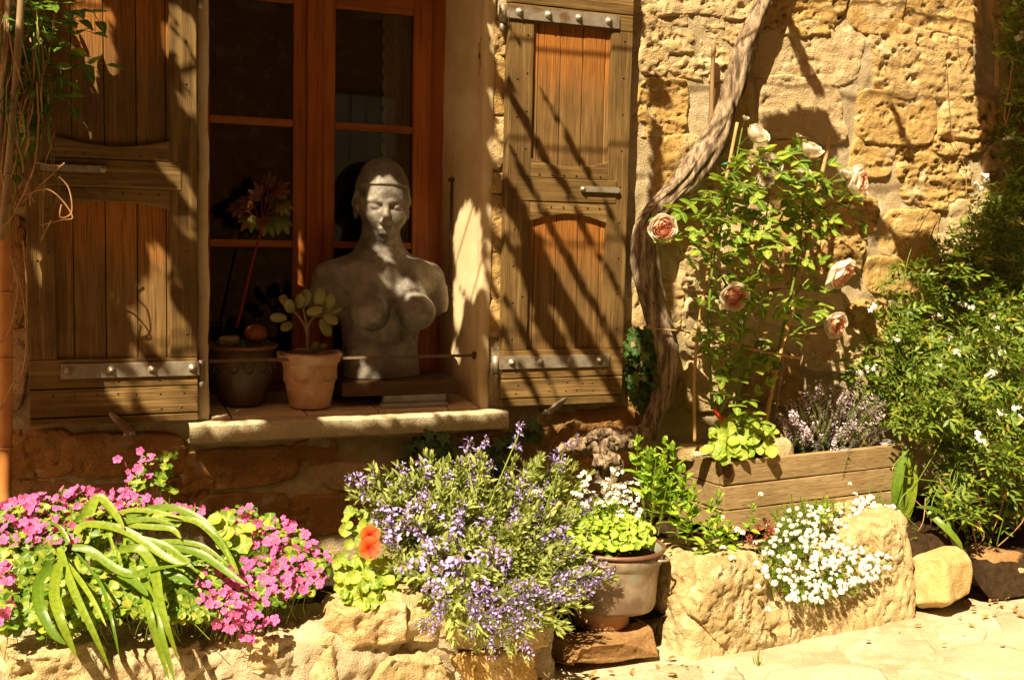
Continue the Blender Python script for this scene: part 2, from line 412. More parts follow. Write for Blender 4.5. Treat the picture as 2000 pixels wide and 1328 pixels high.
M_DIRON = simple_mat('rusty iron', (.09, .045, .02), (.14, .06, .022), 60, .8, .3, .3, .5, .002)
M_BAR = simple_mat('brown iron bar', (.20, .14, .09), (.15, .10, .06), 60, .5, .5, .5, .3, .001)
M_STATUE = simple_mat('patinated grey stone', (.25, .215, .172), (.135, .112, .088), 15, .5, .4, 0, .7, .003, (.058, .048, .038))
M_TERRA = simple_mat('terracotta', (.54, .32, .18), (.48, .26, .135), 16, .88, .12, 0, .4, .002, (.58, .44, .31))
M_BOWL = simple_mat('dark glazed stoneware', (.085, .05, .022), (.06, .036, .016), 22, .42, .5, 0, .2, .002, (.12, .065, .03))
M_RIM = simple_mat('bare clay rim', (.24, .10, .045), (.19, .075, .03), 22, .7, .3, 0, .2, .002)
M_COPPER = simple_mat('old copper with verdigris', (.34, .27, .185), (.17, .11, .07), 9, .5, .5, .35, .3, .003, (.27, .30, .225))
M_CRIM = simple_mat('brown copper rim', (.21, .09, .05), (.26, .13, .07), 30, .5, .5, .5, .2, .002)
M_SOIL = simple_mat('dark soil', (.045, .026, .012), (.075, .045, .022), 45, .95, .05, 0, 1., .012)
M_BAMBOO = simple_mat('orange bamboo', (.46, .19, .05), (.38, .145, .035), 14, .42, .45, 0, .1, .001, (.42, .22, .075))
M_CANE = simple_mat('dry grey cane', (.31, .21, .12), (.24, .155, .085), 18, .6, .3, 0, .2, .001)
M_STICK = simple_mat('dry tan cane', (.45, .28, .11), (.37, .22, .08), 20, .6, .3, 0, .2, .001)
M_TWIG = simple_mat('dry vine twig', (.30, .15, .065), (.38, .22, .11), 40, .8, .2, 0, .3, .001)
M_TIE = simple_mat('green plastic tie', (.01, .12, .055), (.012, .15, .07), 20, .4, .5)
M_SLATE = simple_mat('grey slate', (.20, .19, .17), (.27, .25, .22), 25, .6, .4)
M_COIR = simple_mat('brown coconut husk', (.22, .075, .025), (.28, .11, .04), 60, .9, .1, 0, .8, .004)
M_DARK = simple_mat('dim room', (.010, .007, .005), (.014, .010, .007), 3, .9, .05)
M_LAB = simple_mat('red plant label', (.5, .05, .015), (.45, .04, .012), 20, .4, .5)

# barky vine wood
n = NT('shaggy vine bark'); co = n.coord((1, 1, .12)); raw = n.coord()
g1 = n.noise(co, 60, 6, .65); g2 = n.noise(co, 190, 4, .7); g3 = n.noise(raw, 9, 4, .6)
col = n.mix(n.ramp(g1, .36, .64), (.09, .058, .035), (.42, .31, .205)); col = n.mix(n.ramp(g3, .45, .7, 0, .6), col, (.17, .105, .06))
M_BARK = n.done(n.bsdf(col, .95, .1, n.bump(g2, .7, .004, n.bump(g1, 1., .012))))
# window glass: clear pane with a mirror-like sheen that follows the viewing angle
n = NT('window glass'); fr = n.n('ShaderNodeFresnel'); fr.inputs[0].default_value = 1.5
tb = n.n('ShaderNodeBsdfTransparent'); tb.inputs[0].default_value = (.86, .87, .84, 1); gl = n.n('ShaderNodeBsdfGlossy'); gl.inputs['Roughness'].default_value = .012
wv = n.noise(n.coord(), 5, 2, .5); n.l(n.bump(wv, .05, .003), gl.inputs['Normal'])
mx = n.n('ShaderNodeMixShader'); n.l(n.math('MULTIPLY', fr.outputs[0], 1.3), mx.inputs[0]); n.l(tb.outputs[0], mx.inputs[1]); n.l(gl.outputs[0], mx.inputs[2])
M_GLASS = n.done(mx)
# lace: cotton with punched holes
n = NT('cream lace'); co = n.coord((1, 1, 1)); vo = n.n('ShaderNodeTexVoronoi'); vo.inputs['Scale'].default_value = 130; vo.inputs['Randomness'].default_value = .15; n.l(co, vo.inputs['Vector'])
b = n.bsdf((.62, .55, .42), .9, .1); tb = n.n('ShaderNodeBsdfTransparent'); mx = n.n('ShaderNodeMixShader')
n.l(n.ramp(vo.outputs['Distance'], .28, .36, .62, .12), mx.inputs[0]); n.l(b.outputs[0], mx.inputs[1]); n.l(tb.outputs[0], mx.inputs[2]); M_LACE = n.done(mx)

G_JAS = leaf_mat('jasmine leaf', (.075, .14, .012), (.22, .285, .028), (.40, .32, .05))
G_ROSE = leaf_mat('rose leaf', (.09, .18, .014), (.30, .37, .045))
G_SAGE = leaf_mat('sage leaf', (.24, .29, .07), (.42, .46, .14), None, .25, .7, .15)
G_OXA = leaf_mat('oxalis leaf', (.10, .20, .015), (.30, .38, .035), (.46, .42, .06))
G_STRAP = leaf_mat('strap leaf', (.10, .19, .012), (.25, .32, .025), None, .25, .38, .4)
G_NAST = leaf_mat('nasturtium leaf', (.20, .31, .025), (.40, .47, .06), None, .35)
G_MINT = leaf_mat('mint leaf', (.18, .34, .02), (.36, .48, .05), None, .3)
G_ALY = leaf_mat('alyssum leaf', (.13, .22, .018), (.28, .36, .04), None, .3)
G_GER = leaf_mat('geranium leaf', (.24, .38, .025), (.42, .52, .06), None, .35)
G_IVY = leaf_mat('ivy leaf', (.018, .06, .008), (.05, .11, .018), (.13, .2, .035), .2, .35, .5)
G_CLIMB = leaf_mat('climber leaf', (.06, .15, .014), (.19, .29, .03), (.36, .38, .05), .3)
G_THY = leaf_mat('thyme leaf', (.10, .12, .035), (.17, .18, .06), None, .2, .7, .1)
G_STEM = leaf_mat('green stem', (.15, .22, .025), (.24, .30, .04), None, .1)
G_JADE = leaf_mat('jade leaf', (.13, .13, .03), (.20, .19, .05), None, .1, .35, .4)
G_MAPLE = leaf_mat('star leaf', (.09, .13, .012), (.17, .17, .02), (.22, .07, .02), .3)
G_MAPLER = leaf_mat('red star leaf', (.10, .025, .012), (.13, .04, .015), None, .3)
G_GRAPE = leaf_mat('grape leaf', (.05, .11, .012), (.10, .17, .02), None, .2)
G_DRY = leaf_mat('dry leaf', (.30, .15, .04), (.45, .26, .09), None, .1, .8, .1)
G_REDS = leaf_mat('red succulent leaf', (.35, .06, .05), (.45, .13, .09), None, .15)
C_PINK = petal_mat('pink petal', (.46, .015, .19), (.82, .16, .45), .05, .5, .3, .8)
C_PURP = petal_mat('lavender petal', (.36, .22, .66), (.60, .46, .86), .1, .7)
C_WHITE = petal_mat('white petal', (.78, .74, .35), (.86, .84, .76), .05, .3, .25, .12)
C_ORANGE = petal_mat('orange petal', (.30, .012, .002), (.80, .095, .004), .1, .75)
C_LILAC = petal_mat('pale lilac petal', (.50, .34, .45), (.72, .58, .64), .1, .6, .25)
C_ROSEO = petal_mat('cream outer rose petal', (.90, .62, .45), (.90, .79, .63), .2, .8, .35, .08)
C_ROSEI = petal_mat('peach inner rose petal', (.92, .36, .22), (.93, .55, .38), .3, .95, .4, .05)
C_CALYX = petal_mat('sage calyx', (.16, .15, .05), (.25, .17, .12), .1, .7, .1)
G_RSTEM = petal_mat('crimson stem', (.20, .018, .016), (.20, .018, .016), 0, 1, .05)

# ------------------------------------------------------------------ the street
def grid(xs, ys, fn):
    X, Y = np.meshgrid(xs, ys, indexing='ij'); V = fn(X, Y); nx, ny = len(xs), len(ys)
    i = np.arange(nx * ny).reshape(nx, ny)
    F = np.stack([i[:-1, :-1], i[1:, :-1], i[1:, 1:], i[:-1, 1:]], -1).reshape(-1, 4)
    return V.reshape(-1, 3), F
def axis(br, d):
    out = [np.linspace(a, b, max(2, int(round((b - a) / s)) + 1))[:-1] for a, b, s in zip(br[:-1], br[1:], d)]
    return np.concatenate(out + [[br[-1]]])
def gz(X, Y):
    Pn = np.stack([X, Y, 0 * X], -1)
    return 0.012 * fbm(Pn, 3.2, 4, 3) + 0.004 * fbm(Pn, 17, 3, 8) - 0.004
gx = axis([-40, -6, -0.5, 3.6, 12, 40], [6, .6, .02, .5, 6]); gy = axis([-40, -8, -1.9, 0.4, 6], [8, .5, .02, 2])
V, F = grid(gx, gy, lambda X, Y: np.stack([X, Y, np.where((np.abs(X) < 12) & (Y > -8), gz(X, Y), -.004)], -1))
street = tag(P('street', mesh(V, F, M_PAVE)), 'pale cemented limestone street paving in full sun', None, None, 'structure')
def slabstone(poly, th, seed, mat, z=0.0):       # irregular flat paving stone from pixel outline
    pts = np.array([atz(x, y, z)[:2] for x, y in poly]); c = pts.mean(0); V = []; F = []
    n = 42; m_ = len(pts); cl_ = np.vstack([pts, pts[:1]]); ring = np.stack([np.interp(np.linspace(0, m_, n, endpoint=False), np.arange(m_ + 1), cl_[:, i]) for i in (0, 1)], 1)
    for k, (s, h) in enumerate(((1.0, -.02), (1.0, th * .5), (.95, th * .9), (.75, th), (.4, th))):
        for p in ring:
            q = c + (p - c) * s; V.append((q[0], q[1], z + h))
    V.append((c[0], c[1], z + th)); V = np.array(V)
    V[:, 2] += .004 * fbm(V, 14, 3, seed) ; V[:, :2] += .012 * np.stack([fbm(V, 20, 2, seed), fbm(V, 20, 2, seed + 3)], 1)
    for k in range(4):
        for i in range(n): F.append((k * n + i, k * n + (i + 1) % n, k * n + n + (i + 1) % n, k * n + n + i))
    for i in range(n): F.append((4 * n + i, 4 * n + (i + 1) % n, 5 * n))
    return mesh(V, F, mat)
for k, pl in enumerate([[(1822, 1232), (1850, 1222), (1900, 1222), (1932, 1236), (1920, 1250), (1870, 1254), (1832, 1246)],
                        [(1640, 1262), (1740, 1240), (1812, 1252), (1830, 1276), (1760, 1296), (1660, 1290)],
                        [(1840, 1268), (1940, 1256), (2040, 1280), (2020, 1316), (1900, 1318), (1842, 1296)],
                        [(1500, 1310), (1620, 1296), (1720, 1306), (1740, 1340), (1600, 1360), (1490, 1346)],
                        [(1940, 1200), (2000, 1190), (2060, 1210), (2040, 1240), (1965, 1240)],
                        [(1180, 1325), (1300, 1300), (1440, 1302), (1460, 1345), (1300, 1370), (1190, 1360)],
                        [(1750, 1310), (1830, 1302), (1900, 1326), (1880, 1362), (1770, 1360)]]):
    P('paving_stone', slabstone(pl, .004 if k else .010, 40 + k, M_PAVE), street)

# ------------------------------------------------------------------ the stone house
OL, OR_, OZ0, OZ1, RD = -.44, .431, .66, 2.25, .30
house = E('stone_house', 'golden rubble stone house front with a deep window opening', 'house', (0, 0, 0))
wx = axis([-3.5, -1.25, OL, OR_, 3.3, 6.5], [.25, .012, .05, .012, .4]); wz = axis([-.3, 0.1, OZ0, OZ1, 2.45, 5.2], [.1, .012, .012, .05, .5])
def wally(X, Z):
    Pn = np.stack([X, Z, 0 * X], -1)
    m = sstep(0, .05, np.maximum(np.maximum(OL - X, X - OR_), np.maximum(OZ0 - Z, Z - OZ1)))
    y = -.004 - m * (.014 * fbm(Pn, 5, 3, 21) + .010 * fbm(Pn, 22, 5, 22, .62) + .012 * np.clip(fbm(Pn, 9, 4, 25) - .12, 0, 1) * 2)
    return np.stack([X, y, Z], -1)
V, F = grid(wx, wz, wally)
cen = V[F].mean(1); keep = ~((cen[:, 0] > OL) & (cen[:, 0] < OR_) & (cen[:, 2] > OZ0) & (cen[:, 2] < OZ1))
wall = P('wall', mesh(V, F[keep], M_MORTAR), house)
def wall_stone(px0, py0, px1, py1, proud, seed, rough=1.0, grow=1.1, mat=None):
    a = at(px0, py1, -.01); b = at(px1, py0, -.01); c = (a + b) / 2; sx, sz = (b[0] - a[0]) / 2 * grow + .012, (b[2] - a[2]) / 2 * grow + .012
    d = .0058; us = np.arange(-sx * 1.3, sx * 1.3, d); vs = np.arange(-sz * 1.3, sz * 1.3, d)
    U, Vv = np.meshgrid(us, vs, indexing='ij'); Pn = np.stack([U, Vv, 0 * U + seed * 3.1], -1); Pw = np.stack([U + c[0], Vv + c[2], 0 * U], -1)
    du = .22 * fbm(Pn, 6, 4, seed); dv = .26 * fbm(Pn, 6, 4, seed + 50); sk = random.uniform(-.22, .22)
    q = (np.abs((U + sk * Vv) / sx + du) ** 4.5 + np.abs((Vv + .3 * sk * U) / sz + dv) ** 4.5) ** (1 / 4.5)
    e = 1 - sstep(.90, 1.03, q)
    lay = fbm(Pn * np.array([.4, 1.7, 1]), 24, 3, seed + 12, .6)
    cr = rough * (.35 if seed % 3 == 0 else (.7 if seed % 3 == 1 else 1.35))
    h = proud * e * (1 + .35 * fbm(Pn, 4, 2, seed + 7)) + e * cr * (0.012 * fbm(Pn, 9, 5, seed + 2, .72) + .007 * lay - .040 * np.clip(fbm(Pn * np.array([.9, 1.1, 1]), 30, 4, seed + 4, .65) - .10, 0, 1))
    y = wally(Pw[..., 0], Pw[..., 1])[..., 1] * .6 + .022 * (1 - e) - .002 * e - h
    V = np.stack([U, y, Vv], -1).reshape(-1, 3); nx, ny = U.shape; i = np.arange(nx * ny).reshape(nx, ny)
    F = np.stack([i[:-1, :-1], i[1:, :-1], i[1:, 1:], i[:-1, 1:]], -1).reshape(-1, 4)
    F = F[(q.ravel()[F] < 1.10).any(1)]
    P('stone', mesh(V, F, mat or M_STONE), wall, Matrix.Translation(Vector((c[0], 0, c[2]))))
ST = [(1245, -40, 1470, 14), (1480, -40, 1640, 55), (1660, -60, 1760, 58), (1770, -40, 1925, 60), (1250, 25, 1475, 140), (1485, 65, 1680, 152),
      (1702, 72, 1900, 182), (1244, 160, 1336, 262), (1482, 168, 1652, 265), (1684, 188, 1822, 272), (1832, 200, 1935, 290), (1282, 275, 1362, 402),
      (1664, 272, 1745, 340), (1756, 292, 1900, 400), (1420, 160, 1470, 250), (1505, 290, 1600, 372), (1606, 392, 1708, 462), (1730, 410, 1832, 500), (1850, 398, 1975, 455),
      (1380, 300, 1490, 380), (1302, 420, 1400, 476), (1410, 400, 1500, 470), (1332, 490, 1424, 566), (1510, 390, 1590, 465), (1440, 490, 1570, 560), (1592, 472, 1684, 532), (1692, 510, 1796, 572),
      (1240, 560, 1330, 640), (1344, 584, 1480, 676), (1500, 572, 1640, 632), (1570, 645, 1680, 720), (1232, 690, 1330, 795), (1345, 695, 1440, 800), (1460, 690, 1560, 790), (1660, 590, 1760, 660),
      (1810, 470, 1930, 560), (1780, 580, 1900, 680), (1920, 290, 2010, 390), (1945, 60, 2040, 180), (1940, -60, 2050, 50), (1960, 190, 2060, 290)]
for k, s in enumerate(ST): wall_stone(*s, .008 + .016 * random.random(), 100 + k, 1.2, 1.1)
for k, s in enumerate([(956, 52, 992, 108), (954, 120, 990, 222), (957, 232, 986, 326), (955, 345, 986, 372), (954, 384, 985, 482), (957, 492, 984, 582), (953, 592, 984, 655)]):
    wall_stone(*s, .010, 200 + k, .7, 1.05)
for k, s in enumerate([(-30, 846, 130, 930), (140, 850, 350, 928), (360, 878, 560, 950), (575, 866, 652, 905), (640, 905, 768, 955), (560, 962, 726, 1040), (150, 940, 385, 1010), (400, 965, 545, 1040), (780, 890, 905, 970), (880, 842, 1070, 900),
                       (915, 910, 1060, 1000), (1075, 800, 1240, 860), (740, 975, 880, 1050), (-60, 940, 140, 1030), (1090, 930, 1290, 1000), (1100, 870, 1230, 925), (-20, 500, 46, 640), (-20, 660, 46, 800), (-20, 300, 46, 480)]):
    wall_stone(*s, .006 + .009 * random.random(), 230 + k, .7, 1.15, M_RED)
# plastered reveals and lintel of the opening
def plaster_sheet(p00, p10, p11, p01, nrm, nu, nv, seed):
    u, v = np.meshgrid(np.linspace(0, 1, nu), np.linspace(0, 1, nv), indexing='ij'); u = u[..., None]; v = v[..., None]
    V = (np.array(p00) * (1 - u) * (1 - v) + np.array(p10) * u * (1 - v) + np.array(p11) * u * v + np.array(p01) * (1 - u) * v)
    V = V + np.array(nrm) * (.006 * fbm(V, 6, 3, seed))[..., None]; V = V.reshape(-1, 3); i = np.arange(nu * nv).reshape(nu, nv)
    return mesh(V, np.stack([i[:-1, :-1], i[1:, :-1], i[1:, 1:], i[:-1, 1:]], -1).reshape(-1, 4), M_PLASTER)
P('reveal', plaster_sheet((OR_ + .004, -.012, .64), (.385, RD + .06, .64), (.385, RD + .06, 2.3), (OR_ + .004, -.012, 2.3), (-1, 0, 0), 24, 90, 5), house)
P('reveal', plaster_sheet((OL - .004, -.012, .64), (-.462, RD + .06, .64), (-.462, RD + .06, 2.3), (OL - .004, -.012, 2.3), (1, 0, 0), 24, 90, 6), house)
P('lintel', plaster_sheet((-.5, -.012, 2.249), (.5, -.012, 2.249), (.5, RD + .06, 2.249), (-.5, RD + .06, 2.249), (0, 0, -1), 30, 12, 7), house)
def rough_strip(x0, x1, y0, y1, z0, z1, seed, amp=.006):   # thin plastered edge running up beside the opening
    zs = np.linspace(z0, z1, 150); ang = np.linspace(0, 2 * np.pi, 16, endpoint=False); V = []; F = []
    for i, z in enumerate(zs):
        cx = np.sign(np.cos(ang)) * np.abs(np.cos(ang)) ** .5; cy = np.sign(np.sin(ang)) * np.abs(np.sin(ang)) ** .5
        V.append(np.stack([(x0 + x1) / 2 + cx * (x1 - x0) / 2, (y0 + y1) / 2 + cy * (y1 - y0) / 2, np.full(16, z)], 1))
        if i:
            for k in range(16): F.append((i * 16 - 16 + k, i * 16 - 16 + (k + 1) % 16, i * 16 + (k + 1) % 16, i * 16 + k))
    V = np.concatenate(V); V[:, :2] += amp * np.stack([fbm(V, 14, 4, seed), fbm(V, 14, 4, seed + 2)], 1); return mesh(V, F, M_PLASTER)
P('plaster_edge', rough_strip(OR_ - .004, OR_ + .034, -.02, .03, .66, 2.3, 3), house)
P('plaster_edge', rough_strip(OL - .034, OL + .002, -.024, .03, .69, 2.3, 4), house)
# sill slab and its tiles
def sill_z(y): return .715 - (.28 - y) * .085
def sill_mesh():
    xs = np.linspace(-.505, .508, 150); pr = [(.36, .60), (.36, sill_z(.36) - .004), (0, sill_z(0) - .004), (-.06, sill_z(-.06) + .002), (-.083, sill_z(-.08) + .001), (-.0885, sill_z(-.09) - .004), (-.0895, .655), (-.0885, .632), (-.083, .628), (-.02, .630), (.0, .60)]
    V = []; F = []; n = len(pr)
    for i, x in enumerate(xs):
        for y, z in pr:
            xx = x if y < -.012 else min(max(x, OL - .0), OR_)
            V.append((xx, y, z))
        if i:
            for k in range(n): F.append((i * n - n + k, i * n + k, i * n + (k + 1) % n, i * n - n + (k + 1) % n))
    F.append(tuple(range(n))); F.append(tuple(range(len(V) - 1, len(V) - n - 1, -1)))
    V = np.array(V); fr = (V[:, 1] < -.05); am = np.where(fr, .0028, .001)
    V[:, 1] += am * fbm(V, 16, 4, 6); V[:, 2] += am * .8 * fbm(V, 11, 4, 9); V[:, 2] += np.where(fr & (V[:, 2] < .645), np.clip(fbm(V, 7, 4, 31) - .15, 0, 1) * .03, 0)
    return mesh(V, F, M_SILL, smooth=False)
sill = P('window_sill', sill_mesh(), house)
tb = [OL + .004, -.375, -.146, .085, .318, OR_ - .006]
for a, b in zip(tb[:-1], tb[1:]):
    bm = board(a + .003, b - .003, -.028, .30, -.008, .007, .002)
    for v in bm.verts: v.co.z += sill_z(v.co.y)
    PB('tile', bm, M_PLASTER, sill)
# window
win = P('window', bmm(board(.318, .41, .285, .345, .70, 2.14, .004), M_FRAME), house)
def wpart(name, *a, mat=M_FRAME, **k): return PB(name, board(*a), mat, win, **k)
wpart('frame_post', -.47, -.432, .285, .345, .70, 2.14, .004)
wpart('frame_head', -.432, .318, .287, .343, 2.06, 2.14, .004, mat=M_FRAMEH)
wpart('frame_foot', -.432, .318, .287, .343, .70, .755, .004, mat=M_FRAMEH)
Yc = .272
for x0, x1 in ((-.430, -.396), (-.129, -.0845), (-.036, .010), (.282, .345)):
    wpart('casement_stile', x0, x1, Yc, .312, .757, 2.058, .004)
wpart('cover_strip', -.086, -.035, Yc - .014, Yc + .004, .757, 2.058, .005)
for x0, x1 in ((-.396, -.129), (.010, .282)):
    for z0, z1, nm in ((1.994, 2.058, 'casement_rail'), (1.598, 1.622, 'glazing_bar'), (1.204, 1.227, 'glazing_bar'), (.757, .835, 'casement_rail')):
        wpart(nm, x0, x1, Yc + .004, .308, z0, z1, .004, mat=M_FRAMEH)
    for z0, z1 in ((.833, 1.206), (1.225, 1.6), (1.62, 1.996)):
        m = mesh([(x0 - .004, .292, z0), (x1 + .004, .292, z0), (x1 + .004, .292, z1), (x0 - .004, .292, z1), (x0 - .004, .296, z0), (x1 + .004, .296, z0), (x1 + .004, .296, z1), (x0 - .004, .296, z1)],
                 [(0, 1, 2, 3), (7, 6, 5, 4), (0, 4, 5, 1), (1, 5, 6, 2), (2, 6, 7, 3), (3, 7, 4, 0)], M_GLASS, smooth=False)
        P('pane', m, win)
# the dim room behind
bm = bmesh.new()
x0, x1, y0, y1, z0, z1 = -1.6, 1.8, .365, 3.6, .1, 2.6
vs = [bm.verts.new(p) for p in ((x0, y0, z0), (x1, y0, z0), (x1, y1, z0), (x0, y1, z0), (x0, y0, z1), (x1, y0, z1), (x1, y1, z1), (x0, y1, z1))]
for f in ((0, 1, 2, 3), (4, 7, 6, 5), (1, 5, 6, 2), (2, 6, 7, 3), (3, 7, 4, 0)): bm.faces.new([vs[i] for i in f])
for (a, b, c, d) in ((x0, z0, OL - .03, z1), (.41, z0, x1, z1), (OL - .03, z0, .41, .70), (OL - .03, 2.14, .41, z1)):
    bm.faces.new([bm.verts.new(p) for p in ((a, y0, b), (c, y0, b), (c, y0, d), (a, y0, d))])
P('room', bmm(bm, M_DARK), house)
# lace curtain inside
def lace():
    us = np.linspace(0, 1, 28); vs = np.linspace(0, 1, 160); V = []
    for u in us:
        for v in vs:
            z = .80 + v * 1.24; sc = .006 * abs(math.sin(v * 1.24 / .052 * math.pi)); tw = .012 * math.sin(v * 2.2)
            V.append((.19 + tw - sc * (1 - u) * 1.5 + u * .12, .345 + .012 * math.sin(u * 11 + v) , z))
    i = np.arange(28 * 160).reshape(28, 160)
    return mesh(np.array(V), np.stack([i[:-1, :-1], i[1:, :-1], i[1:, 1:], i[:-1, 1:]], -1).reshape(-1, 4), M_LACE)
tag(P('lace_curtain', lace()), 'cream lace curtain with scalloped edge behind the right window panes', 'curtain')

# ------------------------------------------------------------------ shutters
YS = -.062                                 # face of the stiles
def bolt_mesh(r=.0085, h=.012):
    V, F = lathe([(r * 1.5, 0), (r * 1.5, .002), (r * 1.05, .0025), (r, h * .55), (r * .55, h * .6), (r * .5, h), (0.0001, h)], 10)
    V = V[:, [0, 2, 1]] * np.array([1, -1, 1]); return mesh(V, F, M_STEEL)
M_BOLT = bolt_mesh()
def nail_mesh():
    V, F = lathe([(.0035, 0), (.003, .0012), (.0001, .0016)], 6); return mesh(V[:, [0, 2, 1]] * np.array([1, -1, 1]), F, M_DIRON)
M_NAIL = nail_mesh()
def shutter(x0, x1, hinge, label, S):
    o = E('shutter', label, 'shutter', ((x0 + x1) / 2, -.045, S['z0']), 'wooden shutters of the window')
    z0, zt = S['z0'], 2.16; sl, sr = S['stile']; pl, pr = x0 + sl, x1 - sr
    yb, yf = -.026, YS; yp = YS + .014
    zb1, zb2 = S['b1'], S['b2']            # top of lowest strip, top of wide bottom board
    zl0 = S['low0']                         # bottom of the lower panel
    PB('bottom_board', board(x0, x1, yf, yb, z0, zb1 - .0015, .003, .001), M_WH, o)
    PB('bottom_board', board(x0, x1, yf - .001, yb, zb1 + .0015, zb2 - .0015, .003, .001), M_WH, o)
    PB('rail', board(x0, x1, yf, yb, zb2 + .0015, zl0, .003, .001), M_WH, o)
    PB('stile', board(x0, pl, yf, yb, zl0 + .001, S['top0'], .003, .0007), M_WV, o)
    PB('stile', board(pr, x1, yf, yb, zl0 + .001, S['top0'], .003, .0007), M_WV, o)
    PB('rail', board(x0, x1, yf, yb, S['top0'] + .001, S['top0'] + .055, .003), M_WH, o)
    PB('top_board', board(x0, x1, yf - .001, yb, S['top0'] + .058, zt, .003), M_WH, o)
    for nm, za, zb in (('lower', zl0 - .01, S['rail0'] + .004), ('upper', S['rail1'] - .004, S['top0'] + .01)):
        xs = S['planks']; xs = [pl - .012] + [x0 + p for p in xs] + [pr + .012]
        for a, b in zip(xs[:-1], xs[1:]): PB('plank', board(a + .0012, b - .0012, yp + random.uniform(-.001, .001), yb - .002, za, zb, .0025), M_PLANK, o)
    cx, hw = (pl + pr) / 2, (pr - pl) / 2 + .001
    ts = np.linspace(-1, 1, 21)
    arch = [(cx + t * hw, S['arch0'] + (S['arch_s'] - S['arch0']) * t * t) for t in ts]
    PB('arched_rail', prism([(pl - .001, S['rail0'] - .001)] + [(p[0], p[1]) for p in arch] + [(pr + .001, S['rail0'] - .001)], yf + .001, yb - .004), M_WH, o)
    curve = [(cx + t * hw, S['curve0'] + (S['curve_s'] - S['curve0']) * t * t) for t in ts]
    PB('arched_rail', prism([(pl - .001, S['rail1'] + .001)] + curve + [(pr + .001, S['rail1'] + .001)], yf + .0012, yb - .004), M_WH, o)
    PB('middle_rail', board(x0 + S['mid'][0], x1 - S['mid'][1], yf - .0025, yb - .003, S['rail0'], S['rail1'], .003, .0008), M_WH, o)
    if hinge == 'l': hx0, hx1, s = x0 - .012, x1 - S['strap'], 1
    else: hx0, hx1, s = x0 + S['strap'], x1 + .004, -1
    for zs in (S['strapz'], S['strapz2']):
        st = PB('strap', board(hx0, hx1, yf - .0075, yf - .0005, zs - .021, zs + .021, .0015), M_STEEL, o)
        for fx in S['bolts']:
            P('bolt', M_BOLT, st, Matrix.Translation(Vector((x0 + fx, yf - .0075, zs + .001))))
        hx = x0 - .02 if hinge == 'l' else x1 + .012
        V, F = tube([(hx, -.05, zs - .035), (hx, -.05, zs + .022)], .0115, 14); P('hinge_knuckle', mesh(V, F, M_STEEL), st)
        V, F = tube([(hx, -.05, zs - .06), (hx, -.05, zs - .036)], .009, 12); P('hinge_pin', mesh(V, F, M_STEEL), st)
    hx, hz, hl = S['handle']
    bm = prism([(hx + .009 * math.cos(a) + (hl if math.cos(a) > 0 else 0), hz + .0095 * math.sin(a)) for a in np.linspace(-math.pi, math.pi, 24, endpoint=False)], yf - .012, yf - .006, .001)
    h = PB('pull_handle', bm, M_STEEL, o)
    P('bolt', M_BOLT, h, Matrix.Translation(Vector((hx if hinge == 'l' else hx + hl, yf - .011, hz))) @ Matrix.Scale(.7, 4))
    pts = []
    for z in (zb2 - .018, zb1 + .02): pts += [(x0 + .05 + i * (x1 - x0 - .1) / 6 + random.uniform(-.012, .012), z + random.uniform(-.004, .004)) for i in range(7)]
    for z in np.arange(zl0 + .04, S['top0'], .12): pts += [(x0 + sl * .35, z), (x1 - sr * .4, z + .03), (x0 + sl * .75, z + .02)]
    for i in range(6): pts += [(pl + .03 + i * (pr - pl - .06) / 5, (S['rail0'] + S['arch0']) / 2 + .004), (pl + .03 + i * (pr - pl - .06) / 5, (S['rail1'] + S['curve0']) / 2 - .006)]
    for x, z in pts: P('nail', M_NAIL, o, Matrix.Translation(Vector((x, yf - .0012, z))))
    return o
def zz(x, y): return float(at(x, y, YS)[2])
def xx(x, y): return float(at(x, y, YS)[0])
RX0, RX1 = xx(986, 500), xx(1226, 400)
SR = dict(z0=zz(1100, 790), b1=zz(1100, 775), b2=zz(1100, 737), low0=zz(1100, 683), stile=(xx(1033, 500) - RX0, RX1 - xx(1183, 500)), top0=zz(1110, 52) - .0,
          arch0=zz(1110, 419), arch_s=zz(1182, 437), rail0=zz(1110, 395), rail1=zz(1110, 350), curve0=zz(1110, 326), curve_s=zz(1035, 308),
          planks=[xx(p, 500) - RX0 for p in (1046, 1089, 1132, 1175)], mid=(.03, .045), strap=.055, strapz=zz(1080, 706), strapz2=zz(1090, 33), bolts=[xx(p, 706) - RX0 for p in (998, 1053, 1111, 1168)],
          handle=(xx(1136, 370), zz(1170, 371), .13))
shutter(RX0, RX1, 'l', 'weathered wooden shutter right of the window, striped with sun and shade', SR)
LX0, LX1 = xx(54, 600), xx(386, 600)
SLF = dict(z0=zz(220, 827), b1=zz(220, 812), b2=zz(220, 757), low0=zz(220, 701), stile=(xx(110, 600) - LX0, LX1 - xx(333, 600)), top0=zz(220, -18),
           arch0=zz(220, 394), arch_s=zz(330, 410), rail0=zz(220, 367), rail1=zz(220, 313), curve0=zz(220, 286), curve_s=zz(108, 264),
           planks=[xx(p, 600) - LX0 for p in (145, 208, 270, 327)], mid=(.03, .045), strap=.083, strapz=zz(250, 722), strapz2=zz(250, -40), bolts=[xx(p, 722) - LX0 for p in (134, 217, 297, 375)],
           handle=(xx(85, 328), zz(140, 329), .155))
shutter(LX0, LX1, 'r', 'weathered wooden shutter left of the window, mostly shaded', SLF)
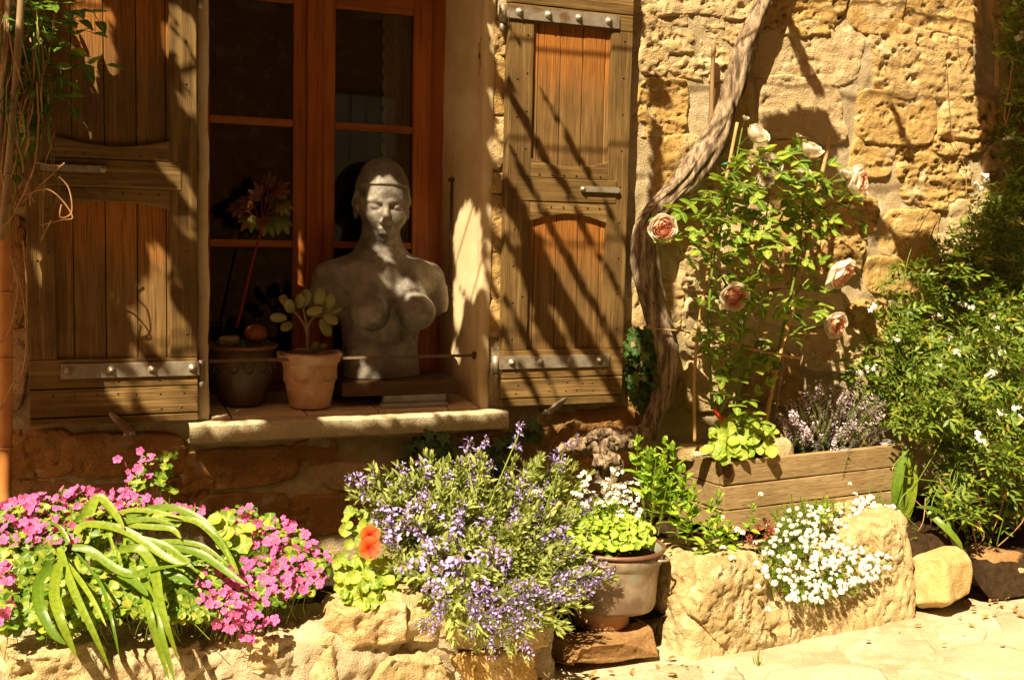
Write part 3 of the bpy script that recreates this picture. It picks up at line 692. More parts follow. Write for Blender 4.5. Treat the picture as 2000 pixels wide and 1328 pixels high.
# shutter catches on the wall
def catch(px, py, tipx, tipy, label):
    a = at(px, py, -.075); b = at(tipx, tipy, -.085); o = E('shutter_catch', label, 'shutter catch', (a[0], 0, a[2]), 'shutter catches below the shutters')
    d = b - a; L = np.linalg.norm(d); pts = [a - d * .12, a, a + d * .35, a + d * .75, b]
    V, F = tube(spline(pts, 14), np.interp(np.linspace(0, 1, 14), [0, .12, .3, .55, .85, 1], [.007, .010, .012, .014, .008, .004]), 10); V[:, 1] = a[1] + (V[:, 1] - a[1]) * .6
    P('lever', mesh(V, F, M_STEEL), o)
    V, F = tube([(a[0], 0, a[2]), (a[0], -.09, a[2])], .0075, 10); P('pin', mesh(V, F, M_STEEL), o)
    V, F = tube([(a[0] - .022, -.066, a[2] - .004), (a[0] + .012, -.066, a[2] - .004)], .006, 8); P('stop', mesh(V, F, M_STEEL), o)
catch(257, 846, 214, 806, 'small grey iron shutter catch under the left shutter, pointing up left')
catch(1072, 806, 1108, 777, 'small pale iron shutter catch under the right shutter, pointing up right')

# ------------------------------------------------------------------ house across the street (seen mirrored in the panes)
oh = E('house_across_street', 'shaded stone house with pale blue board shutters mirrored in the panes', 'house', (1, -5.3, 0))
V, F = grid(np.linspace(-8, 12, 120), np.linspace(-.1, 6.5, 56), lambda X, Z: np.stack([X, -5.3 + .03 * fbm(np.stack([X, Z, 0 * X], -1), 2.5, 4, 77), Z], -1))
P('wall', mesh(V, F, M_SLAB), oh)
M_BLUE = simple_mat('pale blue paint', (.42, .45, .44), (.36, .40, .40), 12, .6, .3)
for cx0, z0, hgt, nb in ((-1.6, .9, 1.5, 6), (1.1, .9, 1.5, 6), (2.6, 2.9, 1.3, 8), (-3.6, 0, 2.2, 8), (4.6, .9, 1.5, 6)):
    for k in range(nb): PB('shutter_board', board(cx0 + k * .13, cx0 + k * .13 + .125, -5.26, -5.22, z0, z0 + hgt, .004), M_BLUE, oh)
for k in range(40):
    m, M = rock((random.uniform(-5, 7), -5.28, random.uniform(.2, 4.8)), (random.uniform(.3, .6), .08, random.uniform(.18, .3)), 300 + k, 4, .1, .01, 3, mat=M_SLAB); P('stone', m, oh, M)

# ------------------------------------------------------------------ low garden walls and bed
def rbox(size, rad, d, seed, amp=.02, fine=.012, fsc=1.0, taper=None, shape=None, cuts=0):
    s = np.array(size) / 2; Vs = []; Fs = []; n = 0
    for ax in range(3):
        b, c = [i for i in range(3) if i != ax]
        nb, nc = max(2, int(size[b] / d)), max(2, int(size[c] / d))
        for sg in (-1, 1):
            B, C = np.meshgrid(np.linspace(-s[b], s[b], nb + 1), np.linspace(-s[c], s[c], nc + 1), indexing='ij')
            V = np.zeros((nb + 1, nc + 1, 3)); V[..., ax] = sg * s[ax]; V[..., b] = B; V[..., c] = C
            i = np.arange((nb + 1) * (nc + 1)).reshape(nb + 1, nc + 1) + n
            F = np.stack([i[:-1, :-1], i[1:, :-1], i[1:, 1:], i[:-1, 1:]], -1).reshape(-1, 4)
            if (sg > 0) == (ax == 1): F = F[:, ::-1]
            Vs.append(V.reshape(-1, 3)); Fs.append(F); n += (nb + 1) * (nc + 1)
    V = np.concatenate(Vs); F = np.concatenate(Fs)
    inner = np.clip(V, -(s - rad), s - rad); dr = V - inner; L = np.linalg.norm(dr, axis=1)[:, None]; nr = dr / (L + 1e-9); V = inner + nr * rad
    if taper is not None:
        t = (V[:, 2] / s[2] + 1) / 2; V[:, 0] *= 1 - taper * t; V[:, 1] *= 1 - taper * t
    if cuts:
        rg = np.random.default_rng(seed)
        for _ in range(cuts):
            nn = rg.normal(size=3); nn /= np.linalg.norm(nn); sup = (np.abs(nn) * s).sum(); dd = sup * rg.uniform(.56, .86); V = V - nn * np.maximum(0, V @ nn - dd)[:, None]
    if shape is not None: V = shape(V)
    D = amp * fbm(V, 4.5, 3, seed) + fine * fbm(V, 20 * fsc, 4, seed + 3, .62) - fine * 1.6 * np.clip(fbm(V, 36 * fsc, 3, seed + 8) - .12, 0, 1)
    V = V + nr * D[:, None]
    key = np.round(V * 5e3).astype(np.int64); _, idx, inv = np.unique(key, axis=0, return_index=True, return_inverse=True)
    return V[idx], inv.reshape(-1)[F]
def stone_obj(name, c, size, rad, seed, mat, parent, amp=.02, fine=.01, d=.012, rot=0.0, tilt=0.0, fsc=1.0, **k):
    V, F = rbox(size, rad, d, seed, amp, fine, fsc, **k); me = mesh(V, F, mat)
    M = Matrix.Translation(Vector(c)) @ Matrix.Rotation(rot, 4, 'Z') @ Matrix.Rotation(tilt, 4, 'Y'); return P(name, me, parent, M)
gw = E('garden_wall', 'low rough limestone garden wall under the pink and purple flowers', 'wall', (-.3, -.5, 0))
stone_obj('mortar_core', (-.62, -.50, .07), (2.14, .28, .31), .05, 11, M_MORTAR, gw, .03, .026)
for k, (x0, y0, x1, y1, pr) in enumerate([(620, 1172, 800, 1262, .03), (742, 1158, 862, 1250, .03), (835, 1150, 985, 1262, .05), (880, 1248, 1052, 1345, .06), (700, 1262, 868, 1345, .03),
                                      (566, 1236, 690, 1330, .02), (430, 1236, 556, 1322, .02), (210, 1258, 420, 1345, .025), (-20, 1254, 190, 1345, .025), (960, 1180, 1050, 1262, .05)]):
    a = at(x0, y1, -.62); b = at(x1, y0, -.62); sz = b - a
    stone_obj('stone', ((a[0] + b[0]) / 2, -.55 - pr * .4, (a[2] + b[2]) / 2), (sz[0] * 1.12, .19 + pr, sz[2] * 1.15), .02, 60 + k, M_PALE if k % 3 else M_STONE, gw, .014, .015, .0055, 0, random.uniform(-.12, .12), cuts=12)
soil = E('flower_bed', 'dark soil of the raised bed along the house wall', 'flower bed', (.5, -.3, .1)); 
V, F = grid(np.linspace(-1.7, .47, 60), np.linspace(-.5, .0, 18), lambda X, Y: np.stack([X, Y, .2 + .03 * fbm(np.stack([X, Y, 0 * X], -1), 7, 4, 5)], -1)); P('soil', mesh(V, F, M_SOIL), soil)
V, F = grid(np.linspace(.40, 3.4, 80), np.linspace(-.52, .0, 20), lambda X, Y: np.stack([X, Y, (.10 + .16 * sstep(.9, 1.05, X) * sstep(-.56, -.45, Y) - .14 * sstep(2.05, 2.2, X) * sstep(-.1, -.3, Y)) + .03 * fbm(np.stack([X, Y, 0 * X], -1), 7, 4, 6)], -1)); P('soil', mesh(V, F, M_SOIL), soil)
bw = E('garden_wall', 'massive pale limestone block wall below the wooden planter box', 'wall', (1.45, -.45, 0))
a, b = at(1328, 1290, -.637), at(1790, 1205, -.561)
ang = math.atan2(b[1] - a[1], b[0] - a[0]); Lw = float(np.hypot(b[0] - a[0], b[1] - a[1])); zt0, zt1 = .235, .33
def bshape(V):
    t = V[:, 0] / Lw + .5; V = V.copy(); up = sstep(-.1, .17, V[:, 2]); V[:, 2] += up * ((zt1 - zt0) * (t - .5) + .035 * np.sin(t * 7 + 1)); V[:, 1] += up * .07 * (V[:, 1] < 0); return V
stone_obj('mortar_core', ((a[0] + b[0]) / 2 + .01, (a[1] + b[1]) / 2 + .16, .12), (Lw - .02, .34, .33), .045, 17, M_PALE, bw, .022, .013, .0065, ang, fsc=1.5, shape=bshape)
for k, (x0, y0, x1, y1, m) in enumerate([(1335, 1085, 1500, 1270, M_PALE), (1510, 1120, 1640, 1262, M_STONE), (1628, 1100, 1755, 1232, M_STONE), (1722, 1020, 1792, 1175, M_PALE)]):
    p = at(x0, y1, -.6); q = at(x1, y0, -.6); t = ((x0 + x1) / 2 - 1328) / 462
    stone_obj('stone', ((p[0] + q[0]) / 2, -.555 + .075 * t - (.03 if k == 0 else 0), (p[2] + q[2]) / 2), ((q[0] - p[0]), .13, (q[2] - p[2])), .03, 80 + k, m, bw, .014, .016, .0055, ang, fsc=1.4, cuts=8)
# free stones
def free_rock(name, label, cat, px0, py0, px1, py1, Y, dep, seed, mat, rad=.05, amp=.05, fine=.006, rot=0., tilt=0., zmin=None, group=None, taper=None, fsc=1.):
    p = at(px0, py1, Y); q = at(px1, py0, Y); c = [(p[0] + q[0]) / 2, Y + dep * .25, (p[2] + q[2]) / 2]; sz = [q[0] - p[0], dep, q[2] - p[2]]
    V, F = rbox(sz, min(rad, min(sz) * .3), max(.005, min(sz) / 22), seed, amp, fine, fsc, taper, None, 22)
    o = P(name, mesh(V, F, mat), None, Matrix.Translation(Vector(c)) @ Matrix.Rotation(rot, 4, 'Z') @ Matrix.Rotation(tilt, 4, 'Y')); return tag(o, label, cat, group)
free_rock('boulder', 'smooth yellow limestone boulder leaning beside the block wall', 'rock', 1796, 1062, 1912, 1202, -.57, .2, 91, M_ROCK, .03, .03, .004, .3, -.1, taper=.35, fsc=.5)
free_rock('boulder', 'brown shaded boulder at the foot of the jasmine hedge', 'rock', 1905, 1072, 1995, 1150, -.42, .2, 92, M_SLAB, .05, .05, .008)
free_rock('boulder', 'small pale stone at the right picture edge by the kerb', 'rock', 1968, 1095, 2030, 1160, -.46, .14, 93, M_PALE, .04, .05, .006)
free_rock('stone_block', 'brown sandstone block carrying the copper pot', 'stone block', 1062, 1226, 1316, 1306, -.59, .26, 94, M_SLAB, .03, .018, .005, .09)
free_rock('stone', 'flat cream stone left of the nasturtium in the planter', 'stone', 1334, 874, 1386, 898, -.2, .07, 95, M_PALE, .015, .02, .004)
free_rock('stone', 'flat pale stone in front of the nasturtium in the planter', 'stone', 1350, 876, 1412, 902, -.32, .07, 96, M_PALE, .012, .02, .003)
free_rock('stone', 'upright cream stone right of the nasturtium in the planter', 'stone', 1500, 862, 1546, 896, -.28, .06, 97, M_PALE, .02, .03, .004, .2, .3)
free_rock('stone', 'smooth grey cobble in the right corner of the planter', 'stone', 1722, 862, 1752, 878, -.2, .06, 98, M_SLATE, .012, .01, .002)
free_rock('slate', 'thin grey slate chip lying on the planter rim', 'slate', 1632, 876, 1668, 884, -.28, .04, 99, M_SLATE, .003, .003, .001, .2)

# ------------------------------------------------------------------ wooden planter box
FL, FR, BL = np.array([1.158, -.355]), np.array([2.02, -.26]), np.array([1.113, -.05])
BRc = FR + (BL - FL); pb = E('planter_box', 'tapered plank planter box with rusty corner brackets, holding roses and thyme', 'planter', (1.55, -.25, .28))
cen = (FL + FR + BL + BRc) / 4
lev = [(.53, 1.0), (.452, .972), (.448, .970), (.365, .94), (.361, .938), (.285, .91)]
def cor(p, s): return cen + (p - cen) * np.array([s, (1 + s) / 2])
def plank(p, q, z0, s0, z1, s1, th=.022, ext=0.0):
    P0, P1, Q0, Q1 = cor(p, s0), cor(p, s1), cor(q, s0), cor(q, s1); d = (q - p) / np.linalg.norm(q - p); nn = np.array([d[1], -d[0]])
    bm = bmesh.new(); vs = []
    for off in (0, -th):
        for (a2, z) in ((P0, z0), (Q0, z0), (Q1, z1), (P1, z1)):
            sg = 1 if (a2 is Q0 or a2 is Q1) else -1; e = a2 + nn * off + d * sg * ext; vs.append(bm.verts.new((e[0], e[1], z + random.uniform(-.002, .002))))
    for f in ((0, 1, 2, 3), (7, 6, 5, 4), (0, 4, 5, 1), (1, 5, 6, 2), (2, 6, 7, 3), (3, 7, 4, 0)): bm.faces.new([vs[i] for i in f])
    bmesh.ops.recalc_face_normals(bm, faces=bm.faces[:]); bmesh.ops.bevel(bm, geom=bm.edges[:], offset=.003, segments=2, affect='EDGES', profile=.6); return bm
for (p, q, ext) in ((FL, FR, 0), (BL, FL, -.0245), (FR, BRc, -.0245), (BRc, BL, 0)):
    for k in range(3): PB('board', plank(p, q, lev[2 * k + 1][0], lev[2 * k + 1][1], lev[2 * k][0], lev[2 * k][1], ext=ext), M_BOX, pb)
c0, c1, c2, c3 = [cor(p, .95) for p in (FL, FR, BRc, BL)]
P('soil', mesh([(c[0], c[1], .50) for c in (c0, c1, c2, c3)], [(0, 1, 2, 3)], M_SOIL), pb)
for p, dx in ((FL, 1), (FR, -1)):
    c = cor(p, .985); d1 = (FR - FL) / np.linalg.norm(FR - FL) * dx; nrm = np.array([.11, -1.]); nrm /= np.linalg.norm(nrm)
    pts = [(c + d1 * u + nrm * .006, z) for u, z in ((-.004, .525), (.034, .525), (.042, .505), (.024, .478), (-.004, .474))]
    V = [(q[0][0], q[0][1], q[1]) for q in pts] + [(q[0][0] + nrm[0] * .004, q[0][1] + nrm[1] * .004, q[1]) for q in pts]
    P('corner_bracket', mesh(V, [(0, 1, 2, 3, 4), (9, 8, 7, 6, 5)] + [(i, (i + 1) % 5, (i + 1) % 5 + 5, i + 5) for i in range(5)], M_DIRON, smooth=False), pb)

# ------------------------------------------------------------------ copper pot
pc = at(1202, 1062, -.47); R0 = 98 * mpp(pc); zr = float(pc[2]); zb = float(at(1200, 1180, -.47)[2])
cp = E('copper_pot', 'old copper basin with brown rim holding white geraniums on a stone block', 'pot', (pc[0], -.47, zb))
H = zr - zb
V, F = lathe([(.001, 0), (R0 * .70, 0), (R0 * .80, .004), (R0 * .835, .016), (R0 * .87, H * .45), (R0 * .91, H * .74), (R0 * .918, H * .75), (R0 * .95, H * .765), (R0 * .965, H * .97), (R0 * .93, H * .97), (R0 * .90, H * .75), (R0 * .85, H * .4), (R0 * .8, .03)], 64, .045, 3)
P('basin', mesh(V, F, M_COPPER), cp, Matrix.Translation(Vector((pc[0], -.47, zb))))
th = np.linspace(0, 2 * np.pi, 65); V, F = tube(np.stack([np.cos(th) * R0 * .968, np.sin(th) * R0 * .968, 0 * th], 1), .0065, 8, False); P('rim', mesh(V, F, M_CRIM), cp, Matrix.Translation(Vector((pc[0], -.47, zb + H * .975))))
V, F = lathe([(.001, 0), (R0 * .9, 0)], 32); P('soil', mesh(V, F, M_SOIL), cp, Matrix.Translation(Vector((pc[0], -.47, zb + H * .8))))
for sx in (-.6, .62):
    a0 = math.asin(sx) ; V, F = tube(spline([(R0 * (sx + dx), -R0 * .955 * math.cos(a0) + dy, H * .86 + dz) for dx, dy, dz in ((-.14, .015, 0), (-.12, -.016, .002), (.12, -.016, .002), (.14, .015, 0))], 12), .004, 8)
    P('handle_lug', mesh(V, F, M_COPPER), cp, Matrix.Translation(Vector((pc[0], -.47, zb))))
V, F = lathe([(.001, .0), (.08, 0), (.086, .01), (.082, .035), (.088, .05), (.08, .056), (.001, .056)], 48); o = tag(P('clay_foot', mesh(V, F, M_TERRA), None, Matrix.Translation(Vector((pc[0] - .035, -.46, zb - .057)))), 'round terracotta foot between copper pot and stone block', 'pot foot')

# ------------------------------------------------------------------ things on the window sill
def lat(name, prof, mat, parent, M, n=48, wob=0., seed=0): V, F = lathe(prof, n, wob, seed); return P(name, mesh(V, F, mat), parent, M)
b0 = at(475, 690, .13); rB = .108; zS = sill_z(.13) + .008; hB = float(at(475, 672, .13)[2]) - zS
bowl = E('flower_pot', 'dark glazed round pot at the left of the sill', 'pot', (b0[0], .13, zS)); MB0 = Matrix.Translation(Vector((b0[0], .13, zS)))
lat('body', [(.001, 0), (.062, 0), (.066, .006), (.085, hB * .3), (.104, hB * .62), (.106, hB * .72), (.097, hB * .9), (.098, hB * .95)], M_BOWL, bowl, MB0, 64)
lat('rim', [(.097, hB * .93), (.107, hB * .945), (.110, hB * .98), (.106, hB), (.098, hB * .995), (.092, hB * .9)], M_RIM, bowl, MB0, 64)
lat('soil', [(.001, hB * .9), (.05, hB * .93), (.094, hB * .91)], M_SOIL, bowl, MB0)
for k in range(7):
    a = -math.pi / 2 + (k - 3) * .42; V, F = tube(spline([(math.cos(a + da) * (.1045 + .0006), math.sin(a + da) * .105, hB * .66 + dz) for da, dz in ((-.17, .012), (-.08, -.014), (0, -.02), (.08, -.014), (.17, .012))], 14), .0025, 6)
    P('relief_swag', mesh(V, F, M_BOWL), bowl, MB0)
V, F = ico(4); V = V * np.array([.036, .034, .030]); V = V * (1 + .06 * fbm(V, 40, 3, 4)[:, None]); c = at(500, 652, .1)
tag(P('coconut', mesh(V, F, M_COIR), None, Matrix.Translation(Vector((c[0], .1, c[2])))), 'brown hairy coconut resting in the dark pot', 'coconut')
free_rock('stone', 'flat brown stone lying in the dark glazed pot', 'stone', 426, 655, 470, 676, .08, .05, 120, M_SLAB, .012, .01, .003)
# terracotta pot with swags
t0 = at(606, 690, .06); zS = sill_z(.06) + .008; hT = float(at(606, 688, .06)[2]) - zS; sT = 63 * mpp(t0)
tp = E('flower_pot', 'pale terracotta pot with garland relief in the middle of the sill', 'pot', (t0[0], .06, zS)); MT = Matrix.Translation(Vector((t0[0], .06, zS)))
lat('body', [(.001, 0), (sT * .60, 0), (sT * .63, .005), (sT * .72, hT * .3), (sT * .735, hT * .31), (sT * .74, hT * .34), (sT * .85, hT * .8), (sT * .84, hT * .95), (sT * .8, hT)], M_TERRA, tp, MT, 56)
V, F = lathe([(sT * .84, hT * .80), (sT * .93, hT * .84), (sT * 1.02, hT * .95), (sT * 1.03, hT * .985), (sT * .99, hT), (sT * .9, hT * .97), (sT * .82, hT * .85)], 64)
an = np.arctan2(V[:, 1], V[:, 0]); V[:, 2] += .004 * np.sin(an * 5) * (V[:, 2] > hT * .9); V[:, :2] *= (1 + .02 * np.sin(an * 5))[:, None]; P('rim', mesh(V, F, M_TERRA), tp, MT)
lat('soil', [(.001, hT * .9), (sT * .86, hT * .88)], M_SOIL, tp, MT)
for k in range(6):
    a = -math.pi / 2 + (k - 2.5) * 1.05
    for q in range(2):
        V, F = tube(spline([(math.cos(a + da) * sT * (.80 + dz * .6), math.sin(a + da) * sT * (.80 + dz * .6), hT * .62 + dz - q * .009) for da, dz in ((-.52, .026), (-.28, -.004), (0, -.014), (.28, -.004), (.52, .026))], 16), .0035, 6); P('garland', mesh(V, F, M_TERRA), tp, MT)
# plinth and wedge strips
p0 = at(668, 776, .015); p1 = at(898, 770, .015); zS = sill_z(.02) + .008
bm = board(-.052 + .03, .372, .012, .255, .738, .783, .003); tag(PB('plinth', bm, M_PLINTH, None), 'dark wooden plinth board under the stone bust', 'plinth')
for k, (x0, x1, y0, z0, z1) in enumerate(((.10, .325, -.006, zS - .002, zS + .012), (.112, .322, .008, zS + .0125, .7375))):
    tag(PB('wedge_strip', board(x0, x1, y0, y0 + .03, z0, z1, .0015), M_SLATE, None), ('long grey strip lying on the tiles in front of the plinth', 'thin grey strip wedged between lower strip and plinth')[k], 'wedge strip')
# iron bar across the opening and hook rod on the reveal
b0, b1 = at(392, 706, -.004), at(926, 694, .02)
ib = E('safety_bar', 'thin brown iron bar across the window opening in front of the pots', 'bar', ((b0[0] + b1[0]) / 2, 0, b0[2]))
V, F = tube([b0 + (np.array(b1) - b0) * t for t in np.linspace(0, 1, 12)], .006, 4); P('rod', mesh(V, F, M_BAR, smooth=False), ib)
V, F = tube([b1 + np.array([-.004, 0, 0]), b1 + np.array([.014, 0, 0])], .012, 12); P('wall_socket', mesh(V, F, M_DIRON), ib)
ra, rb = at(878, 352, .2), at(876, 560, .2); rx = .398
hk = E('hook_rod', 'thin rusty iron rod standing against the right window reveal', 'iron rod', (rx, .2, rb[2]))
V, F = tube([(rx, .2, ra[2]), (rx - .002, .2, rb[2] - .01)], .0042, 8); P('rod', mesh(V, F, M_DIRON), hk)
V, F = tube(spline([(rx - .014, .195, ra[2] - .004), (rx - .006, .192, ra[2] + .006), (rx + .004, .195, ra[2]), (rx + .014, .2, ra[2] + .004)], 12), .005, 8); P('hook', mesh(V, F, M_DIRON), hk)

# ------------------------------------------------------------------ stone bust
def bust_mesh():
    h = .0035; X = np.arange(-.26, .26, h); Y = np.arange(-.19, .16, h); Z = np.arange(-.02, .74, h)
    x, y, z = np.meshgrid(X, Y, Z, indexing='ij')
    def ell(c, r, x=x, y=y, z=z):
        k = np.sqrt(((x - c[0]) / r[0]) ** 2 + ((y - c[1]) / r[1]) ** 2 + ((z - c[2]) / r[2]) ** 2); return (k - 1) * min(r)
    def cap(a, b, r0, r1, x=x, y=y, z=z):
        a = np.array(a); d = np.array(b) - a; t = np.clip(((x - a[0]) * d[0] + (y - a[1]) * d[1] + (z - a[2]) * d[2]) / (d @ d), 0, 1)
        return np.sqrt((x - a[0] - t * d[0]) ** 2 + (y - a[1] - t * d[1]) ** 2 + (z - a[2] - t * d[2]) ** 2) - (r0 + (r1 - r0) * t)
    def un(a, b, k): hh = np.clip(.5 + .5 * (b - a) / k, 0, 1); return b * (1 - hh) + a * hh - k * hh * (1 - hh)
    def sub(a, b, k): hh = np.clip(.5 - .5 * (a + b) / k, 0, 1); return a * (1 - hh) - b * hh + k * hh * (1 - hh)
    zs = [-.02, 0, .06, .11, .17, .23, .29, .33, .36]; wa = [.137, .138, .131, .129, .138, .152, .158, .14, .10]; da = [.088, .088, .085, .084, .088, .092, .088, .075, .055]
    a = np.interp(z, zs, wa); b = np.interp(z, zs, da); yc = np.interp(z, zs, [.02, .02, .02, .022, .02, .015, .02, .028, .03])
    d = (np.sqrt((x / a) ** 2 + ((y - yc) / b) ** 2) - 1) * .095
    d = np.maximum(d, z - .345)
    for s in (-1, 1):
        d = un(d, cap((0, .032, .385), (s * .165, .032, .318), .052, .056), .05)
        d = un(d, cap((s * .168, .034, .312), (s * .192, .036, .245), .056, .052), .03)
        arm = cap((s * .19, .036, .27), (s * .198, .04, .20), .050, .044); arm = np.maximum(arm, .205 + s * .008 - z); d = un(d, arm, .02)
        d = un(d, cap((s * .075, -.035, .30), (s * .10, .0, .32), .05, .05), .05)
        d = un(d, cap((s * .072, -.045, .268), (s * .078, -.082, .222), .046, .060), .022)
        d = un(d, ell((s * .079, -.100, .212), (.054, .048, .050)), .02)
        d = un(d, cap((0, -.045, .352), (s * .14, -.01, .348), .016, .014), .035)
    d = un(d, cap((0, .034, .34), (0, .03, .48), .074, .062), .05)
    d = sub(d, cap((0, -.085, .08), (0, -.078, .19), .008, .01), .03)
    d = np.maximum(d, -z)
    # head, turned towards the street side
    th = math.radians(-15); c, s_ = math.cos(th), math.sin(th); xr = c * x + s_ * (y - .02); yr = -s_ * x + c * (y - .02) + .012 * 0
    til = math.radians(5); zr = (z - .5) * math.cos(til) - yr * math.sin(til) * 1 + .5; yr = yr * math.cos(til) + (z - .5) * math.sin(til) - .0
    e = lambda cc, r: ell(cc, r, xr, yr, zr)
    k_ = lambda a_, b_, r0, r1: cap(a_, b_, r0, r1, xr, yr, zr)
    hd = e((0, .012, .602), (.083, .100, .104)); face = e((0, -.022, .545), (.068, .072, .098)); hd = un(hd, face, .035)
    hd = un(hd, k_((0, -.045, .463), (0, -.058, .462), .026, .021), .03)
    for s in (-1, 1):
        hd = un(hd, e((s * .042, -.052, .525), (.026, .026, .026)), .03)
        hd = sub(hd, e((s * .032, -.103, .563), (.021, .020, .0125)), .014)
        hd = un(hd, e((s * .032, -.078, .560), (.0175, .014, .0105)), .004)
        hd = un(hd, k_((s * .014, -.094, .578), (s * .052, -.076, .580), .007, .005), .010)
        ear = e((s * .084, .012, .545), (.011, .022, .033)); ear = sub(ear, e((s * .094, .006, .548), (.008, .012, .02)), .008); hd = un(hd, ear, .008)
        hd = un(hd, e((s * .010, -.096, .513), (.008, .010, .007)), .007)
    hd = un(hd, k_((0, -.093, .572), (0, -.110, .520), .0075, .0115), .010)
    hd = un(hd, k_((-.016, -.083, .4905), (.016, -.083, .4905), .0062, .0062), .009); hd = un(hd, k_((-.012, -.083, .4765), (.012, -.083, .4765), .0072, .0072), .009)
    hd = sub(hd, k_((-.02, -.0925, .4838), (.02, -.0925, .4838), .0016, .0016), .004)
    capz = zr - (.632 - .9 * np.clip(yr + .04, 0, .2) - 1.6 * xr * xr)
    hair = np.maximum(hd - .0055, -capz * .8); hd = un(hd, hair, .002)
    d = un(d, hd, .016)
    # surface nets
    sgn = d < 0; nx, ny, nz = d.shape; c8 = [(i, j, k) for i in (0, 1) for j in (0, 1) for k in (0, 1)]
    cnt = sum(sgn[i:nx - 1 + i, j:ny - 1 + j, k:nz - 1 + k].astype(np.int8) for i, j, k in c8); act = (cnt > 0) & (cnt < 8)
    idx = np.full(act.shape, -1, np.int64); ii = np.argwhere(act); idx[act] = np.arange(len(ii)); pos = np.zeros((len(ii), 3)); num = np.zeros(len(ii))
    for a_ in c8:
        for ax in range(3):
            if a_[ax]: continue
            b_ = list(a_); b_[ax] = 1
            da_ = d[ii[:, 0] + a_[0], ii[:, 1] + a_[1], ii[:, 2] + a_[2]]; db_ = d[ii[:, 0] + b_[0], ii[:, 1] + b_[1], ii[:, 2] + b_[2]]; m = (da_ < 0) != (db_ < 0)
            t = np.where(m, da_ / (da_ - db_ + 1e-12), 0); p = np.array(a_, float)[None].repeat(len(ii), 0); p[:, ax] += t; pos += p * m[:, None]; num += m
    V = (ii + pos / num[:, None]) * h + np.array([X[0], Y[0], Z[0]]); F = []
    for ax in range(3):
        u, v = (ax + 1) % 3, (ax + 2) % 3; sl0 = [slice(None)] * 3; sl1 = [slice(None)] * 3; sl0[ax] = slice(0, -1); sl1[ax] = slice(1, None)
        ch = sgn[tuple(sl0)] != sgn[tuple(sl1)]; q = np.argwhere(ch); q = q[(q[:, u] > 0) & (q[:, v] > 0) & (q[:, u] < d.shape[u] - 1) & (q[:, v] < d.shape[v] - 1)]
        fs = []
        for du, dv in ((0, 0), (-1, 0), (-1, -1), (0, -1)):
            w_ = q.copy(); w_[:, u] += du; w_[:, v] += dv; fs.append(idx[w_[:, 0], w_[:, 1], w_[:, 2]])
        f = np.stack(fs, 1); ins = sgn[q[:, 0], q[:, 1], q[:, 2]]; f[~ins] = f[~ins][:, ::-1]; F.append(f)
    return mesh(V, np.concatenate(F), M_STATUE)
bx = at(748, 737, .13)
bust = P('stone_bust', bust_mesh(), None, Matrix.Translation(Vector((bx[0] + .0, .135, .784))) @ Matrix.Rotation(math.radians(6), 4, 'Z') @ Matrix.Scale(1.01, 4))
tag(bust, 'weathered grey stone bust of a woman on the window sill', 'statue')

# ------------------------------------------------------------------ old vine on the wall
def px_path(pts, Y, n):                  # pts (px, py[, Y]) -> smooth world path
    return spline([at(p[0], p[1], p[2] if len(p) > 2 else Y) for p in pts], n)
vine = E('grape_vine', 'thick gnarled grey vine trunk climbing the wall right of the shutter', 'vine', at(1290, 820, -.1))
vp = [(1500, -620, 22), (1530, -330, 24), (1538, -150, 26), (1520, -60, 27), (1490, 5, 30), (1456, 90, 36), (1430, 180, 42), (1400, 262, 48), (1345, 345, 46), (1292, 398, 42), (1260, 455, 44), (1262, 540, 46), (1284, 620, 46), (1302, 695, 48), (1296, 765, 44), (1275, 820, 34), (1262, 858, 30)]
pp = spline([at(x, y, -.085) for x, y, _ in vp], 190); rr = np.interp(np.linspace(0, 1, 190), np.linspace(0, 1, len(vp)), [q[2] for q in vp]) * .5 * mpp(pp[120])
V, F = tube(pp, rr * (1 + .10 * np.sin(np.linspace(0, 50, 190)) * np.sin(np.linspace(0, 11, 190))), 40, True, .42, 75, 5, 7.); P('trunk', mesh(V, F, M_BARK), vine)
for k in range(9):                       # loose bark strands
    o0 = random.uniform(0, 6.28); i0 = random.randint(45, 110); i1 = i0 + random.randint(40, 75)
    q = [pp[i] + np.array([math.cos(o0 + i * .03) * rr[i] * .92, -abs(math.sin(o0 + i * .02)) * rr[i] * .85, 0]) for i in range(i0, min(i1, 189))]
    V, F = tube(q, np.interp(np.linspace(0, 1, len(q)), [0, .2, .8, 1], [.002, .006, .006, .002]), 6, True, .4, 90, k, 4.); P('bark_strand', mesh(V, F, M_BARK), vine)
rt = E('gnarled_stump', 'knotted pale vine stump behind the copper pot', 'stump', at(1190, 930, -.22))
for k, (pts, r) in enumerate([([(1090, 880, -.24), (1120, 872, -.24), (1150, 868, -.23), (1185, 862, -.22), (1225, 858, -.2), (1262, 846, -.16)], [8, 14, 20, 26, 24, 16]), ([(1165, 880, -.24), (1185, 900, -.25), (1195, 935, -.25), (1198, 985, -.25)], [20, 26, 22, 18]), ([(1140, 862, -.25), (1165, 850, -.24), (1200, 845, -.22)], [8, 16, 10])]):
    q = px_path(pts, -.2, 46); r = np.interp(np.linspace(0, 1, 46), np.linspace(0, 1, len(r)), r) * .0015
    V, F = tube(q, r, 32, True, .9, 55, 20 + k, 1.); V += .012 * np.stack([fbm(V, 30, 3, 5), fbm(V, 30, 3, 6), fbm(V, 30, 3, 7)], 1); P('knot', mesh(V, F, M_BARK), rt)
q = px_path([(1394, 85), (1391, 160), (1389, 225), (1383, 290)], -.06, 12); V, F = tube(q, np.linspace(.008, .011, 12), 5, True, .2, 40, 2)
tag(P('split_stake', mesh(V, F, M_STAKE)), 'short split wooden stake nailed to the wall behind the vine', 'stake')

